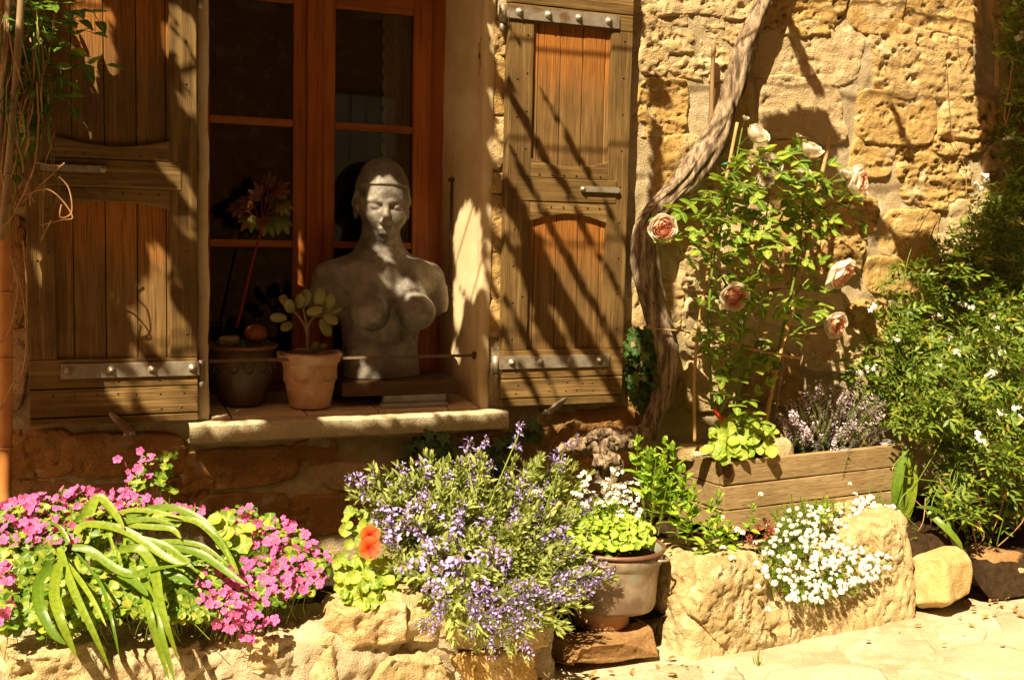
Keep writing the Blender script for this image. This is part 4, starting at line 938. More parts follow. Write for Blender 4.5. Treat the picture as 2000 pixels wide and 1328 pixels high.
def cane(pts, r, name, label, mat, group=None, node=.16, Y=-.2, cat='cane'):
    q = px_path(pts, Y, 40); L = np.linalg.norm(np.diff(q, axis=0), axis=1).sum(); s = np.linspace(0, L, 40) % node
    rr = r * (1 + .22 * np.exp(-(np.minimum(s, node - s) / .006) ** 2)); V, F = tube(q, rr, 10); o = E(name, label, cat, q[0], group); P('shaft', mesh(V, F, mat), o)
    for k in range(1, int(L / node)):
        i = int(k * node / L * 39); d = q[min(i + 1, 39)] - q[max(i - 1, 0)]; d = d / np.linalg.norm(d) * .003; V, F = tube([q[i] - d, q[i] + d], r * 1.22, 10); P('node_ring', mesh(V, F, mat), o)
    return o
cane([(8, 985, -.17), (10, 700, -.17), (8, 400, -.17), (6, -60, -.17)], .0195, 'bamboo_pole', 'thick orange bamboo pole at the left picture edge', M_BAMBOO, None, .24, cat='pole')
cane([(2, 470, -.22), (16, 330, -.22), (30, 170, -.22), (44, -40, -.22)], .0095, 'grey_cane', 'slim grey cane leaning across the climber at the left edge', M_CANE, 'canes in the climber', .22)
cane([(-12, 420, -.20), (4, 200, -.2), (18, -40, -.2)], .008, 'grey_cane', 'thin grey cane at the extreme left edge behind the climber', M_CANE, 'canes in the climber', .2)
cane([(1357, 862, -.24), (1356, 740, -.23), (1366, 630, -.22), (1385, 520, -.2), (1440, 240, -.16)], .0058, 'bamboo_stake', 'long tan stake left in the planter behind the rose', M_STICK, 'stakes supporting the rose')
cane([(1492, 850, -.24), (1512, 740, -.23), (1548, 600, -.22), (1580, 450, -.2), (1622, 268, -.18)], .0070, 'bamboo_stake', 'thick tan stake leaning right through the rose bush', M_STICK, 'stakes supporting the rose')
cane([(1510, 842, -.16), (1524, 740, -.16), (1540, 620, -.15), (1552, 480, -.14)], .0052, 'bamboo_stake', 'thin brown stake behind the thick tan rose stake', M_CANE, 'stakes supporting the rose')
cane([(1266, 636, -.10), (1330, 645, -.14), (1400, 668, -.2), (1480, 684, -.24), (1565, 700, -.26)], .0042, 'bamboo_stake', 'thin stake tied crosswise from vine trunk to rose stakes', M_STICK, 'stakes supporting the rose', .2)
cane([(1262, 640, -.11), (1360, 648, -.18), (1480, 650, -.2), (1600, 652, -.18)], .0022, 'bamboo_stake', 'very thin horizontal reed just above the crosswise stake', M_STICK, 'stakes supporting the rose', .3)
for k, (x, y, Y, lb) in enumerate([(1404, 668, -.21, 'dark wire tie at the left stake crossing'), (1537, 694, -.24, 'dark wire tie at the right stake crossing'), (1417, 320, -.175, 'green plastic tie on the left rose stake top'), (1490, 366, -.21, 'green plastic tie in the middle of the rose'), (1402, 385, -.185, 'green plastic tie low on the left rose stake')]):
    c = at(x, y, Y); t = np.linspace(0, 2 * np.pi, 17); V, F = tube(np.stack([c[0] + .012 * np.cos(t), c[1] + .012 * np.sin(t), c[2] + .004 * np.cos(t)], 1), .003, 6, False)
    tag(P('plant_tie', mesh(V, F, M_TIE if k > 1 else M_DIRON)), lb, 'plant tie', 'ties on the rose stakes')

# ------------------------------------------------------------------ prototypes of plant pieces
def add_blade(mb, M, L, Wd, shape, bend, fold, mi=0, rnd=None):
    V, F, t = blade(L, Wd, shape, bend, fold); mb.add(V, F, mi, t, rnd, M)
def add_tube(mb, pts, r, n=5, mi=0): V, F = tube(pts, r, n, False); mb.add(V, F, mi)
def pinnate(nl, L, lf, wf, shape, fold=.2, stem_r=.0012, spread=65, mi_leaf=0, mi_stem=1, term=True, curve=.2):
    mb = MB(); pts = [(0, t * L, -curve * L * t * t) for t in np.linspace(0, 1, 6)]; add_tube(mb, pts, stem_r, 4, mi_stem)
    for k in range(nl):
        t = .3 + .62 * k / max(1, nl - 1); p = Vector((0, t * L, -curve * L * t * t))
        for s in (-1, 1):
            a = math.radians(spread + random.uniform(-12, 12)); d = Vector((s * math.sin(a), math.cos(a), random.uniform(-.1, .35)))
            add_blade(mb, frame(d, (random.uniform(-.3, .3), 0, 1), p, random.uniform(.8, 1.1)), lf, wf, shape, random.uniform(.1, .6), fold, mi_leaf)
    if term: add_blade(mb, frame((random.uniform(-.1, .1), 1, -.2), (0, 0, 1), pts[-1]), lf * 1.15, wf * 1.1, shape, .3, fold, mi_leaf)
    return mb
def leafy_stem(L, pairs, lf, wf, shape, bend=.5, fold=.2, ang=55, r=.0018, whorl=2, top=True, up=.25, taper=.5):
    mb = MB(); cv = [(random.uniform(-.03, .03) * L * t, random.uniform(-.02, .02) * L * t, t * L) for t in np.linspace(0, 1, 6)]; add_tube(mb, cv, np.linspace(r, r * .5, 6), 5, 1)
    for k in range(pairs):
        t = .12 + .86 * k / max(1, pairs - 1); z = t * L; a0 = k * math.pi / 2 + random.uniform(-.4, .4); s = 1 - taper * t * t
        for j in range(whorl):
            a = a0 + j * 2 * math.pi / whorl; el = math.radians(90 - ang + 30 * t + random.uniform(-14, 14)); d = Vector((math.cos(a) * math.cos(el), math.sin(a) * math.cos(el), math.sin(el)))
            add_blade(mb, frame(d, (0, 0, 1), (0, 0, z), s * random.uniform(.8, 1.15), random.uniform(-.5, .5)), lf, wf, shape, bend * random.uniform(.3, 1.4), fold)
    if top:
        for j in range(4):
            a = j * 1.6; add_blade(mb, frame((math.cos(a) * .35, math.sin(a) * .35, 1), (math.cos(a), math.sin(a), .1), (0, 0, L)), lf * .5, wf * .5, shape, .1, fold)
    return mb
def stem_frame(p, d, sc, spin=None):       # z axis of the piece along d
    q = Vector(d).to_track_quat('Z', 'Y'); return Matrix.Translation(Vector(p)) @ q.to_matrix().to_4x4() @ Matrix.Rotation(random.uniform(0, 6.28) if spin is None else spin, 4, 'Z') @ Matrix.Scale(sc, 4)
def flower5(R, np_=5, cup=.45, wd=.8, mi=0, ctr=1, shape='petal', cr=.16):
    mb = MB()
    for k in range(np_):
        a = 2 * math.pi * k / np_ + random.uniform(-.08, .08); d = Vector((math.cos(a), math.sin(a), cup)); add_blade(mb, frame(d, (0, 0, 1)), R, R * wd, shape, .35, .12, mi)
    V, F = ico(1); mb.add(V * R * cr + np.array([0, 0, R * .12]), F, ctr); return mb

# ------------------------------------------------------------------ roses
rb = E('rose_bush', 'tall rose bush with cream and peach blooms tied to stakes in the planter', 'rose bush', (1.5, -.22, .5))
def rose_mesh(op=1.0):
    mb = MB(); k0 = 0
    for r, n_, th, fl, mi in ((1.0, 5, 88, .34, 0), (.92, 5, 76, .22, 0), (.80, 6, 66, .16, 0 if op < .6 else 1), (.68, 7, 60, .1, 1), (.56, 7, 54, .08, 1), (.44, 6, 48, .05, 1), (.32, 5, 42, .03, 1), (.2, 4, 34, 0, 1)):
        th *= .55 + .45 * op; k0 += .5
        if op < .6: mi = 0
        for k in range(n_):
            az = 2 * math.pi * k / n_ + k0 + random.uniform(-.15, .15); hw = math.pi / n_ * 1.45; V = []; F = []; t_ = []; ph = random.uniform(0, 6)
            for i in range(7):
                v = i / 6; t = math.pi * .97 - v * (math.pi * .97 - math.radians(th * random.uniform(.97, 1.03)))
                for j in range(7):
                    u = j / 3 - 1; ww = hw * (1 - .30 * v ** 5 * 1); rr = r * (1 + fl * v ** 4 + .05 * math.sin(u * 4 + ph) * v - .03 * (k % 2)); tt_ = t + .28 * v ** 3 * u * u
                    V.append((rr * math.sin(tt_) * math.cos(az + u * ww), rr * math.sin(tt_) * math.sin(az + u * ww), rr * math.cos(tt_) * .92)); t_.append(v)
                    if i and j: b = 7 * i + j; F.append((b - 8, b - 7, b, b - 1))
            mb.add(V, F, mi, t_)
    V, F = ico(2); mb.add(V * .5 - np.array([0, 0, .35]), F, 1, np.full(len(V), .4)); mb.add(V * np.array([.26, .26, .2]) - np.array([0, 0, 1.0]), F, 2)
    for k in range(5):
        a = k * 1.257; add_blade(mb, frame((math.cos(a), math.sin(a), .1), (0, 0, 1), (0, 0, -.98)), .8, .26, 'lance', -.6, .1, 2)
    return mb.mesh([C_ROSEO, C_ROSEI, G_STEM])
def bud_mesh():
    mb = MB()
    for k in range(5):
        a = k * 1.257; add_blade(mb, frame((math.cos(a) * .25, math.sin(a) * .25, 1), (math.cos(a), math.sin(a), .2), (math.cos(a) * .2, math.sin(a) * .2, 0)), .85, .55, 'petal', -.5, .5, 0)
        add_blade(mb, frame((math.cos(a + .6) * .3, math.sin(a + .6) * .3, 1), (math.cos(a + .6), math.sin(a + .6), .2), (math.cos(a + .6) * .26, math.sin(a + .6) * .26, -.05)), .9, .28, 'lance', -.2, .3, 1)
    V, F = ico(2); mb.add(V * np.array([.27, .27, .25]), F, 1); return mb.mesh([C_ROSEO, G_STEM])
RM = [rose_mesh(1.), rose_mesh(.75), rose_mesh(.5)]; BM = bud_mesh()
leaf_pr = [pinnate(2, .075, .04, .028, 'ovate', .15, .0011, 68).mesh([G_ROSE, G_STEM]) for _ in range(4)]
canes = [[(1392, 800, -.24), (1384, 660, -.22), (1392, 520, -.22), (1420, 400, -.2), (1450, 250, -.18)], [(1402, 815, -.25), (1440, 720, -.25), (1460, 600, -.24), (1500, 480, -.23), (1560, 380, -.22), (1660, 350, -.22)],
         [(1430, 800, -.22), (1452, 700, -.22), (1420, 560, -.22), (1350, 470, -.24), (1296, 440, -.26)], [(1500, 800, -.2), (1530, 640, -.2), (1560, 500, -.2), (1570, 380, -.2), (1585, 290, -.2)],
         [(1440, 700, -.26), (1450, 650, -.28), (1440, 590, -.30)], [(1530, 620, -.22), (1580, 545, -.24), (1640, 538, -.26)], [(1530, 660, -.22), (1585, 640, -.24), (1630, 634, -.26)], [(1480, 500, -.24), (1500, 400, -.26), (1500, 325, -.26)], [(1392, 520, -.22), (1340, 500, -.24), (1320, 460, -.24)], [(1560, 450, -.2), (1620, 400, -.22), (1660, 405, -.22)]]
paths = [px_path(c, -.2, 40) for c in canes]
for k, q in enumerate(paths):
    V, F = tube(q, np.linspace(.0065 if k < 4 else .003, .0022, 40), 7); P('stem', mesh(V, F, G_STEM), rb)
def small_stem(a, b, r=.0017, mat=None, parent=None):
    a = np.asarray(a); b = np.asarray(b); m = (a + b) / 2 + np.array([0, -.01, .015]); V, F = tube(spline([a, m, b], 10), r, 5); P('stem', mesh(V, F, mat or G_STEM), parent)
def nearest(p):
    allp = np.concatenate(paths); d = np.linalg.norm(allp - p, axis=1) + 10 * (allp[:, 2] > p[2]) ; return allp[np.argmin(d)]
blooms = [(1294, 445, 22, 1, (-.25, -.9, -.25)), (1437, 580, 23, 0, (-.2, -.95, -.3)), (1645, 538, 28, 0, (.35, -.6, -.5)), (1632, 635, 22, 1, (.2, -.8, -.25)), (1678, 357, 27, 1, (.5, -.7, .1)), (1585, 292, 20, 2, (.2, -.5, .8)), (1503, 325, 21, 2, (-.3, -.8, .35)), (1480, 262, 20, 2, (.2, -.6, .7)), (1493, 350, 16, 2, (-.2, -.9, .1)), (1657, 338, 14, 2, (-.2, -.3, .9)), (1572, 342, 14, 2, (0, -.6, .7))]
for x, y, r, v, d in blooms:
    c = at(x, y, -.33); P('rose_bloom', RM[v], rb, stem_frame(c, d, r * (.95 if v == 2 else 1.02) * mpp(c)))
    nb = nearest(c);  small_stem(nb, c, .0022, None, rb)
for x, y, r in [(1455, 235, 8), (1558, 268, 7), (1465, 330, 7), (1540, 300, 9), (1545, 325, 9), (1466, 535, 9), (1380, 447, 11), (1660, 408, 9), (1570, 315, 8)]:
    c = at(x, y, -.25); P('rose_bud', BM, rb, stem_frame(c, rdir((0, -.3, 1), .2), r * 1.3 * mpp(c))); small_stem(nearest(c), c, .0014, None, rb)
rose_poly = [(1330, 430), (1400, 330), (1440, 290), (1520, 270), (1600, 330), (1660, 390), (1640, 430), (1560, 440), (1580, 520), (1560, 620), (1530, 700), (1460, 740), (1420, 720), (1350, 640), (1340, 560), (1350, 500)]
for k, (x, y) in enumerate(psample(rose_poly, 120, 11) + psample([(1340, 430), (1400, 330), (1520, 280), (1600, 330), (1660, 390), (1600, 440), (1450, 460)], 70, 9)):
    c = at(x, y, random.uniform(-.34, -.12)); d = rdir((random.uniform(-1, 1), -.7, random.uniform(-.5, .5)), .25); P('leaf', leaf_pr[k % 4], rb, frame(d, (0, -.5, 1), c, random.uniform(.75, 1.15), random.uniform(-.5, .5)))
for x, y in [(1290, 480), (1310, 470), (1285, 420), (1310, 410), (1420, 745), (1400, 742), (1440, 770), (1470, 775), (1650, 380), (1670, 405), (1640, 375), (1590, 625), (1600, 600), (1620, 590), (1430, 770), (1460, 720), (1470, 800), (1445, 800)]:
    c = at(x, y, -.26); P('leaf', leaf_pr[random.randrange(4)], rb, frame(rdir((0, -1, 0), .5), (0, -.4, 1), c, .95))
V, F = tube([at(1395, 800, -.27), at(1412, 822, -.275)], .008, 4); tag(P('plant_label', mesh(V, F, M_LAB, smooth=False)), 'small red label stuck in the planter at the rose stem', 'label')

# ------------------------------------------------------------------ jasmine hedge
def hedge(name, label, poly, Yf, n_obj, n_back, protos, mats, flowers, fmesh, sc=1.0, mind=7, cat='hedge', leafname='leafy_spray', backY=.16, stems=()):
    xs = [p[0] for p in poly]; o = E(name, label, cat, at(sum(xs) / len(xs), max(p[1] for p in poly), Yf(sum(xs) / len(xs), max(p[1] for p in poly))))
    ms = [p.mesh(mats) for p in protos]
    for k, (x, y) in enumerate(psample(poly, n_obj, mind)):
        c = at(x, y, Yf(x, y) + random.uniform(-.03, .04)); P(leafname, ms[k % len(ms)], o, frame(rdir((random.uniform(-.8, .8), -.75, random.uniform(-.3, .6)), .3), (0, -.5, 1), c, sc * random.uniform(.75, 1.2), random.uniform(-.6, .6)))
    it = []
    for x, y in psample(poly, n_back): it.append((random.randrange(len(protos)), frame(rdir((random.uniform(-.8, .8), -.5, random.uniform(-.6, .6)), .4), (0, -.5, 1), at(x, y, Yf(x, y) + random.uniform(.0, backY)), sc * random.uniform(.75, 1.2), random.uniform(-1, 1))))
    if it: P('foliage', scatter_mesh(protos, mats, it), o, kind='stuff')
    for x, y in flowers:
        c = at(x, y, Yf(x, y) - .04); P('flower', fmesh[random.randrange(len(fmesh))], o, stem_frame(c, rdir((-.2, -.8, .5), .35), random.uniform(.55, .8)))
    for st in stems: V, F = tube(px_path(st[0], 0, 30), st[1], 6); P('stem', mesh(V, F, st[2]), o)
    return o
jpr = [pinnate(3, .075, .034, .0125, 'lance', .2, .001, 60) for _ in range(5)]
jfl = []
for _ in range(3):
    mb = MB()
    for j in range(4):
        f = flower5(.015, 5, .3, .5, 0, 0, 'lance', .1); V, Fc, mi, t, r = f.arr(); M = stem_frame((random.uniform(-.018, .018), random.uniform(-.018, .018), random.uniform(.0, .012)), rdir((0, 0, 1), .35), 1); mb.add(V, Fc, 0, t, None, M)
        add_tube(mb, [(0, 0, -.025), np.array(M)[:3, 3]], .0011, 4, 1)
    jfl.append(mb.mesh([C_WHITE, C_LILAC]))
jpoly = [(1660, 760), (1668, 690), (1720, 640), (1760, 600), (1800, 590), (1830, 520), (1880, 470), (1920, 380), (2010, 300), (2030, 560), (2030, 980), (1960, 1020), (1890, 1035), (1850, 1010), (1815, 970), (1812, 880), (1750, 830), (1705, 790)]
def jY(x, y): return -.10 - .30 * float(sstep(560, 800, y)) * float(sstep(1640, 1800, x)) + .07 * math.sin(x * .03) * math.cos(y * .025)
jst = []
for k in range(26):
    x, y = random.uniform(1780, 1990), random.uniform(780, 1000); jst.append(([(x, y, -.4), (x + random.uniform(-40, 40), y + 50, -.43), (x + random.uniform(-70, 70), y + random.uniform(60, 160), -.4)], .0017, M_TWIG if k % 2 else G_STEM))
jas = hedge('jasmine_hedge', 'dense green jasmine hedge with small white flowers at the right edge', jpoly, jY, 300, 1500, jpr, [G_JAS, G_STEM], [(1700, 600), (1880, 592), (1895, 598), (1838, 620), (1940, 615), (1945, 640), (1855, 665), (1840, 720), (1865, 690), (1690, 722), (1675, 728), (1710, 720), (1930, 730), (1940, 725), (1985, 428), (1970, 435), (1925, 520), (1750, 665), (1820, 640), (1960, 690), (1985, 800), (1990, 815), (1950, 805), (1905, 850), (1915, 860)], jfl, 1.0, 8, stems=jst)
tpoly = [(1955, -20), (1945, 100), (1950, 200), (1938, 260), (1965, 330), (1950, 420), (2040, 430), (2040, -20)]
hedge('jasmine_climber', 'dark jasmine climber hanging down the wall at the top right corner', tpoly, lambda x, y: -.12, 90, 260, jpr, [G_JAS, G_STEM], [(1992, 70), (1985, 78), (1975, 265), (1965, 270), (1920, 345), (1905, 360), (1915, 370), (1900, 385), (1925, 350), (1910, 395)], jfl, 1.0, 8, 'climber', stems=[([(1978, 130, -.15), (1970, 180, -.15), (1962, 230, -.15), (1972, 255, -.15)], .003, M_TWIG), ([(1975, 140, -.15), (1976, 190, -.15), (1966, 240, -.15)], .0025, M_TWIG)])
hedge('jasmine_shoot', 'thin jasmine shoots with white blossoms climbing the sunny wall by the hedge', [(1690, 590), (1700, 540), (1790, 500), (1860, 420), (1930, 340), (1950, 430), (1880, 560), (1800, 620)], lambda x, y: -.09, 60, 60, jpr, [G_JAS, G_STEM], [], jfl, .85, 10, 'climber', backY=.04,
      stems=[([(1760, 640, -.1), (1770, 520, -.1), (1800, 440, -.08), (1830, 390, -.06)], .0016, G_STEM), ([(1920, 560, -.1), (1890, 430, -.09), (1885, 330, -.06), (1860, 260, -.05), (1850, 120, -.04)], .0014, M_TWIG), ([(1870, 60, -.04), (1880, 110, -.05), (1900, 65, -.05)], .0012, M_TWIG)])
# iris leaves and small plants at the hedge foot
def ribbon(pts, wpx, twist=0.0, n=22, up=None, fold=.16, tipw=.04, shape='strap'):
    q = spline([at(*p) for p in pts], n); T = np.gradient(q, axis=0); T /= np.linalg.norm(T, axis=1)[:, None]; V = []; t_ = []; F = []
    pr = PROF[shape]; wm = wpx * mpp(q[0]) / 2
    for i in range(n):
        t = i / (n - 1); wv = np.interp(t, [a[0] for a in pr], [a[1] for a in pr]) * wm
        view = CAM - q[i]; view /= np.linalg.norm(view); nn = view * .8 + np.array([0, 0, .55]); s = np.cross(T[i], nn); s /= np.linalg.norm(s); nn = np.cross(s, T[i]); a = twist * (t - .5); s, nn = s * math.cos(a) + nn * math.sin(a), nn * math.cos(a) - s * math.sin(a)
        for u in (-1, -.5, 0, .5, 1): V.append(q[i] + s * wv * u + nn * wv * fold * (abs(u) * 1.6 - .35 * (abs(u) == .5))); t_.append(t)
        if i:
            for k in range(4): b = 5 * i + k; F.append((b - 5, b - 4, b + 1, b))
    return mesh(np.array(V), F, G_STRAP, attrs={'tip': t_, 'rnd': np.full(len(V), random.random()), 'vein': np.tile([0, .86, 0, .86, 0], n)})
ir = E('iris_plant', 'broad green iris leaves between planter box and hedge', 'plant', at(1760, 1010, -.3))
for pts, wd in (([(1758, 1015, -.32), (1752, 950, -.33), (1770, 870, -.32)], 22), ([(1772, 1010, -.28), (1770, 940, -.28), (1782, 880, -.28)], 18), ([(1775, 1005, -.33), (1785, 960, -.35), (1790, 900, -.35)], 12)): P('leaf', ribbon(pts, wd), ir)
ar = E('arching_leaf_plant', 'two long green leaves arching over the yellow boulder', 'plant', at(1850, 1020, -.42))
for pts, wd in (([(1868, 1040, -.42), (1850, 1015, -.46), (1825, 995, -.48), (1790, 990, -.5)], 14), ([(1812, 1000, -.45), (1840, 1025, -.5), (1865, 1050, -.53), (1880, 1072, -.54)], 14), ([(1880, 1035, -.42), (1895, 1012, -.44), (1930, 1018, -.46)], 9)): P('leaf', ribbon(pts, wd), ar)

# ------------------------------------------------------------------ ivy
def ivy_leaf():
    mb = MB(); out = [(0, -.1), (.35, -.32), (.62, .05), (.42, .3), (.55, .62), (.22, .62), (0, 1.1), (-.22, .62), (-.55, .62), (-.42, .3), (-.62, .05), (-.35, -.32)]
    V = [(0, .2, .0)] + [(x, y, .10 * abs(x) - .1 * y * y) for x, y in out]; F = [(0, i, i % 12 + 1) for i in range(1, 13)]; mb.add(V, F, 0, [0] + [1] * 12); return mb
ivm = ivy_leaf().mesh([G_IVY])
def ivy(label, poly, n, Y, stems, sz=.034):
    o = E('ivy', label, 'ivy', at(poly[0][0], max(p[1] for p in poly), Y), 'ivy plants on the wall')
    for x, y in psample(poly, n, 8):
        c = at(x, y, Y + random.uniform(-.04, .03)); P('leaf', ivm, o, frame(rdir((random.uniform(-.6, .6), -.35, -.6), .3), (0, -1, .4), c, sz * random.uniform(.7, 1.3)))
    for s in stems: V, F = tube(px_path(s, Y, 24), .002, 5); P('stem', mesh(V, F, M_TWIG), o)
ivy('dark ivy hanging under the right end of the window sill', [(795, 870), (850, 835), (885, 870), (930, 880), (985, 850), (1060, 810), (1068, 840), (1000, 880), (960, 940), (900, 930), (850, 900)], 78, -.07, [[(1060, 815), (1000, 850), (930, 885), (850, 895)], [(930, 885), (900, 860), (860, 835)]])
ivy('dark ivy climbing between right shutter and vine trunk', [(1222, 655), (1250, 640), (1280, 650), (1290, 700), (1265, 790), (1235, 800), (1222, 720)], 48, -.06, [[(1240, 800), (1250, 720), (1262, 660)]])
ivy('dark ivy leaves at the wall foot behind the purple sage', [(740, 960), (790, 880), (860, 920), (960, 930), (940, 980), (800, 1000)], 40, -.1, [[(800, 980), (830, 930), (860, 900)]])

# ------------------------------------------------------------------ climber at the left edge
clp = pinnate(1, .05, .036, .024, 'heart', .15, .001, 70); clm = [pinnate(1, .05, .036, .024, 'heart', .15, .001, 70).mesh([G_CLIMB, G_STEM]) for _ in range(4)]
cl = E('clematis_climber', 'green climber with heart shaped leaves and dry twigs at the left shutter', 'climber', at(40, 900, -.2))
for k, (x, y) in enumerate(psample([(-20, -20), (95, -20), (100, 60), (85, 120), (95, 200), (70, 260), (40, 320), (-20, 330)], 95, 8)):
    c = at(x, y, random.uniform(-.17, -.09)); P('leaf', clm[k % 4], cl, frame(rdir((random.uniform(-.8, .8), -.7, -.3), .3), (0, -.6, 1), c, random.uniform(.7, 1.2), random.uniform(-.5, .5)))
for x, y in [(90, 60), (150, 100), (155, 125), (130, 20), (175, 18), (168, 122), (110, 5), (140, 40), (120, 40), (160, 30), (128, 80), (105, 90), (118, 130), (150, 60), (112, 150), (135, 5), (100, 180), (130, 182), (20, 250), (10, 290), (8, 340), (40, 265)]:
    c = at(x, y, -.14); P('leaf', clm[random.randrange(4)], cl, frame(rdir((.3, -.8, -.2), .3), (0, -.5, 1), c, 1.15))
for k in range(34):
    x = random.uniform(5, 110); y = random.uniform(-20, 300); q = [(x, y, -.2)]
    for j in range(5): x += random.uniform(-16, 14); y += random.uniform(20, 62); q.append((x, y, -.2 + random.uniform(-.06, .05)))
    V, F = tube(px_path(q, -.2, 26), random.uniform(.001, .0024), 5); P('twig', mesh(V, F, M_TWIG if k % 3 else G_STEM), cl)
for pts in ([(70, 318), (115, 325), (122, 322), (60, 380), (45, 395)], [(50, 380), (90, 370), (120, 390), (142, 425), (120, 430), (80, 440)], [(115, 345), (135, 370), (140, 415), (118, 425), (120, 400)], [(72, 160), (75, 240), (68, 320), (50, 370), (20, 430), (0, 445)], [(28, 520), (45, 580), (52, 660), (45, 720), (28, 750)], [(20, 500), (35, 560), (20, 640), (0, 670)], [(45, 470), (52, 560), (50, 640)], [(100, 430), (80, 470)], [(0, 800), (15, 770), (30, 740)]):
    V, F = tube(px_path([(p[0], p[1], -.24) for p in pts], -.24, 34), .0022, 6); P('twig', mesh(V, F, M_TWIG), cl)

# ------------------------------------------------------------------ bed plants
def bedY(y): return float(np.interp(y, [900, 960, 1060, 1160, 1200, 1330], [-.22, -.30, -.44, -.60, -.67, -.70]))
# pink oxalis
oxf = []
for _ in range(4): oxf.append(flower5(.0150, 5, .55, .78, 0, 1, 'petal', .12).mesh([C_PINK, C_WHITE]))
oxl = MB()
for k in range(3):
    a = k * 2.094; V, F, t = blade(.017, .021, 'petal', .3, .35); oxl.add(V, F, 0, t, None, frame((math.cos(a), math.sin(a), .15), (0, 0, 1)))
add_tube(oxl, [(0, 0, 0), (.004, 0, -.03), (.0, .004, -.06)], .0008, 4, 1)
def oxalis(label, polys, nf, nl, leafpolys):
    o = E('pink_oxalis', label, 'flowers', at(polys[0][0][0], 1150, -.5), 'pink flowering clumps in the bed'); lm = oxl.mesh([G_OXA, G_STEM]); stem = MB()
    for poly, n_ in zip(polys, nf):
        for k, (x, y) in enumerate(psample(poly, n_, 9)):
            c = at(x, y, bedY(y) + random.uniform(-.03, .03)); d = rdir((-.35, -.6, .6), .55); P('flower', oxf[k % 4], o, stem_frame(c, d, random.uniform(.55, 1.15)))
            e = c + np.array([random.uniform(-.02, .02), .05, -random.uniform(.05, .1)]); V, F = tube(spline([c, c * .5 + e * .5 + np.array([0, .012, -.01]), e], 5), .0008, 4, False); stem.add(V, F, 0)
    P('flower_stems', stem.mesh([G_STEM]), o, kind='stuff')
    it = []
    for poly, n_ in zip(leafpolys, nl):
        for k, (x, y) in enumerate(psample(poly, n_, 6)):
            M = stem_frame(at(x, y, bedY(y) + random.uniform(.0, .07)), rdir((-.15, -.6, .75), .35), random.uniform(.8, 1.6))
            if k < n_ * .35: P('leaf', lm, o, M)
            else: it.append((0, M))
    P('foliage', scatter_mesh([oxl], [G_OXA, G_STEM], it), o, kind='stuff')
oxalis('large clump of magenta pink oxalis behind the long strap leaves', [[(-10, 985), (60, 970), (130, 950), (200, 960), (190, 1000), (150, 1060), (60, 1080), (-10, 1060)], [(190, 965), (240, 955), (330, 985), (400, 985), (400, 1005), (300, 1000), (210, 1000)], [(-10, 1080), (30, 1090), (25, 1180), (-10, 1250)]], (118, 48, 24), (230, 90, 300), [[(-10, 1000), (130, 970), (220, 980), (200, 1060), (60, 1110), (-10, 1110)], [(190, 975), (330, 990), (390, 1000), (300, 1030), (200, 1010)], [(-10, 1080), (80, 1060), (200, 1030), (300, 1060), (400, 1080), (400, 1130), (330, 1180), (270, 1190), (260, 1200), (120, 1240), (40, 1240), (-10, 1230)]])
oxalis('rounded clump of pale pink oxalis between strap leaves and orange nasturtium', [[(440, 1010), (500, 1020), (560, 1010), (610, 1050), (650, 1090), (630, 1140), (570, 1160), (500, 1190), (440, 1200), (380, 1160), (390, 1120), (460, 1100), (520, 1080), (450, 1040)], [(400, 1180), (500, 1190), (540, 1210), (500, 1250), (480, 1275), (450, 1230), (400, 1210)], [(440, 1000), (490, 985), (490, 1010)]], (175, 24, 6), (240, 300), [[(420, 1000), (480, 990), (560, 1030), (640, 1080), (620, 1150), (500, 1190), (400, 1180), (380, 1130), (440, 1090)], [(250, 1120), (380, 1110), (420, 1160), (430, 1200), (330, 1210), (250, 1190)]])
oxalis('few dim pink oxalis blooms standing in the shade against the wall', [[(215, 880), (280, 870), (330, 930), (290, 960), (225, 930)]], (11,), (16,), [[(270, 890), (340, 880), (340, 960), (260, 970)]])
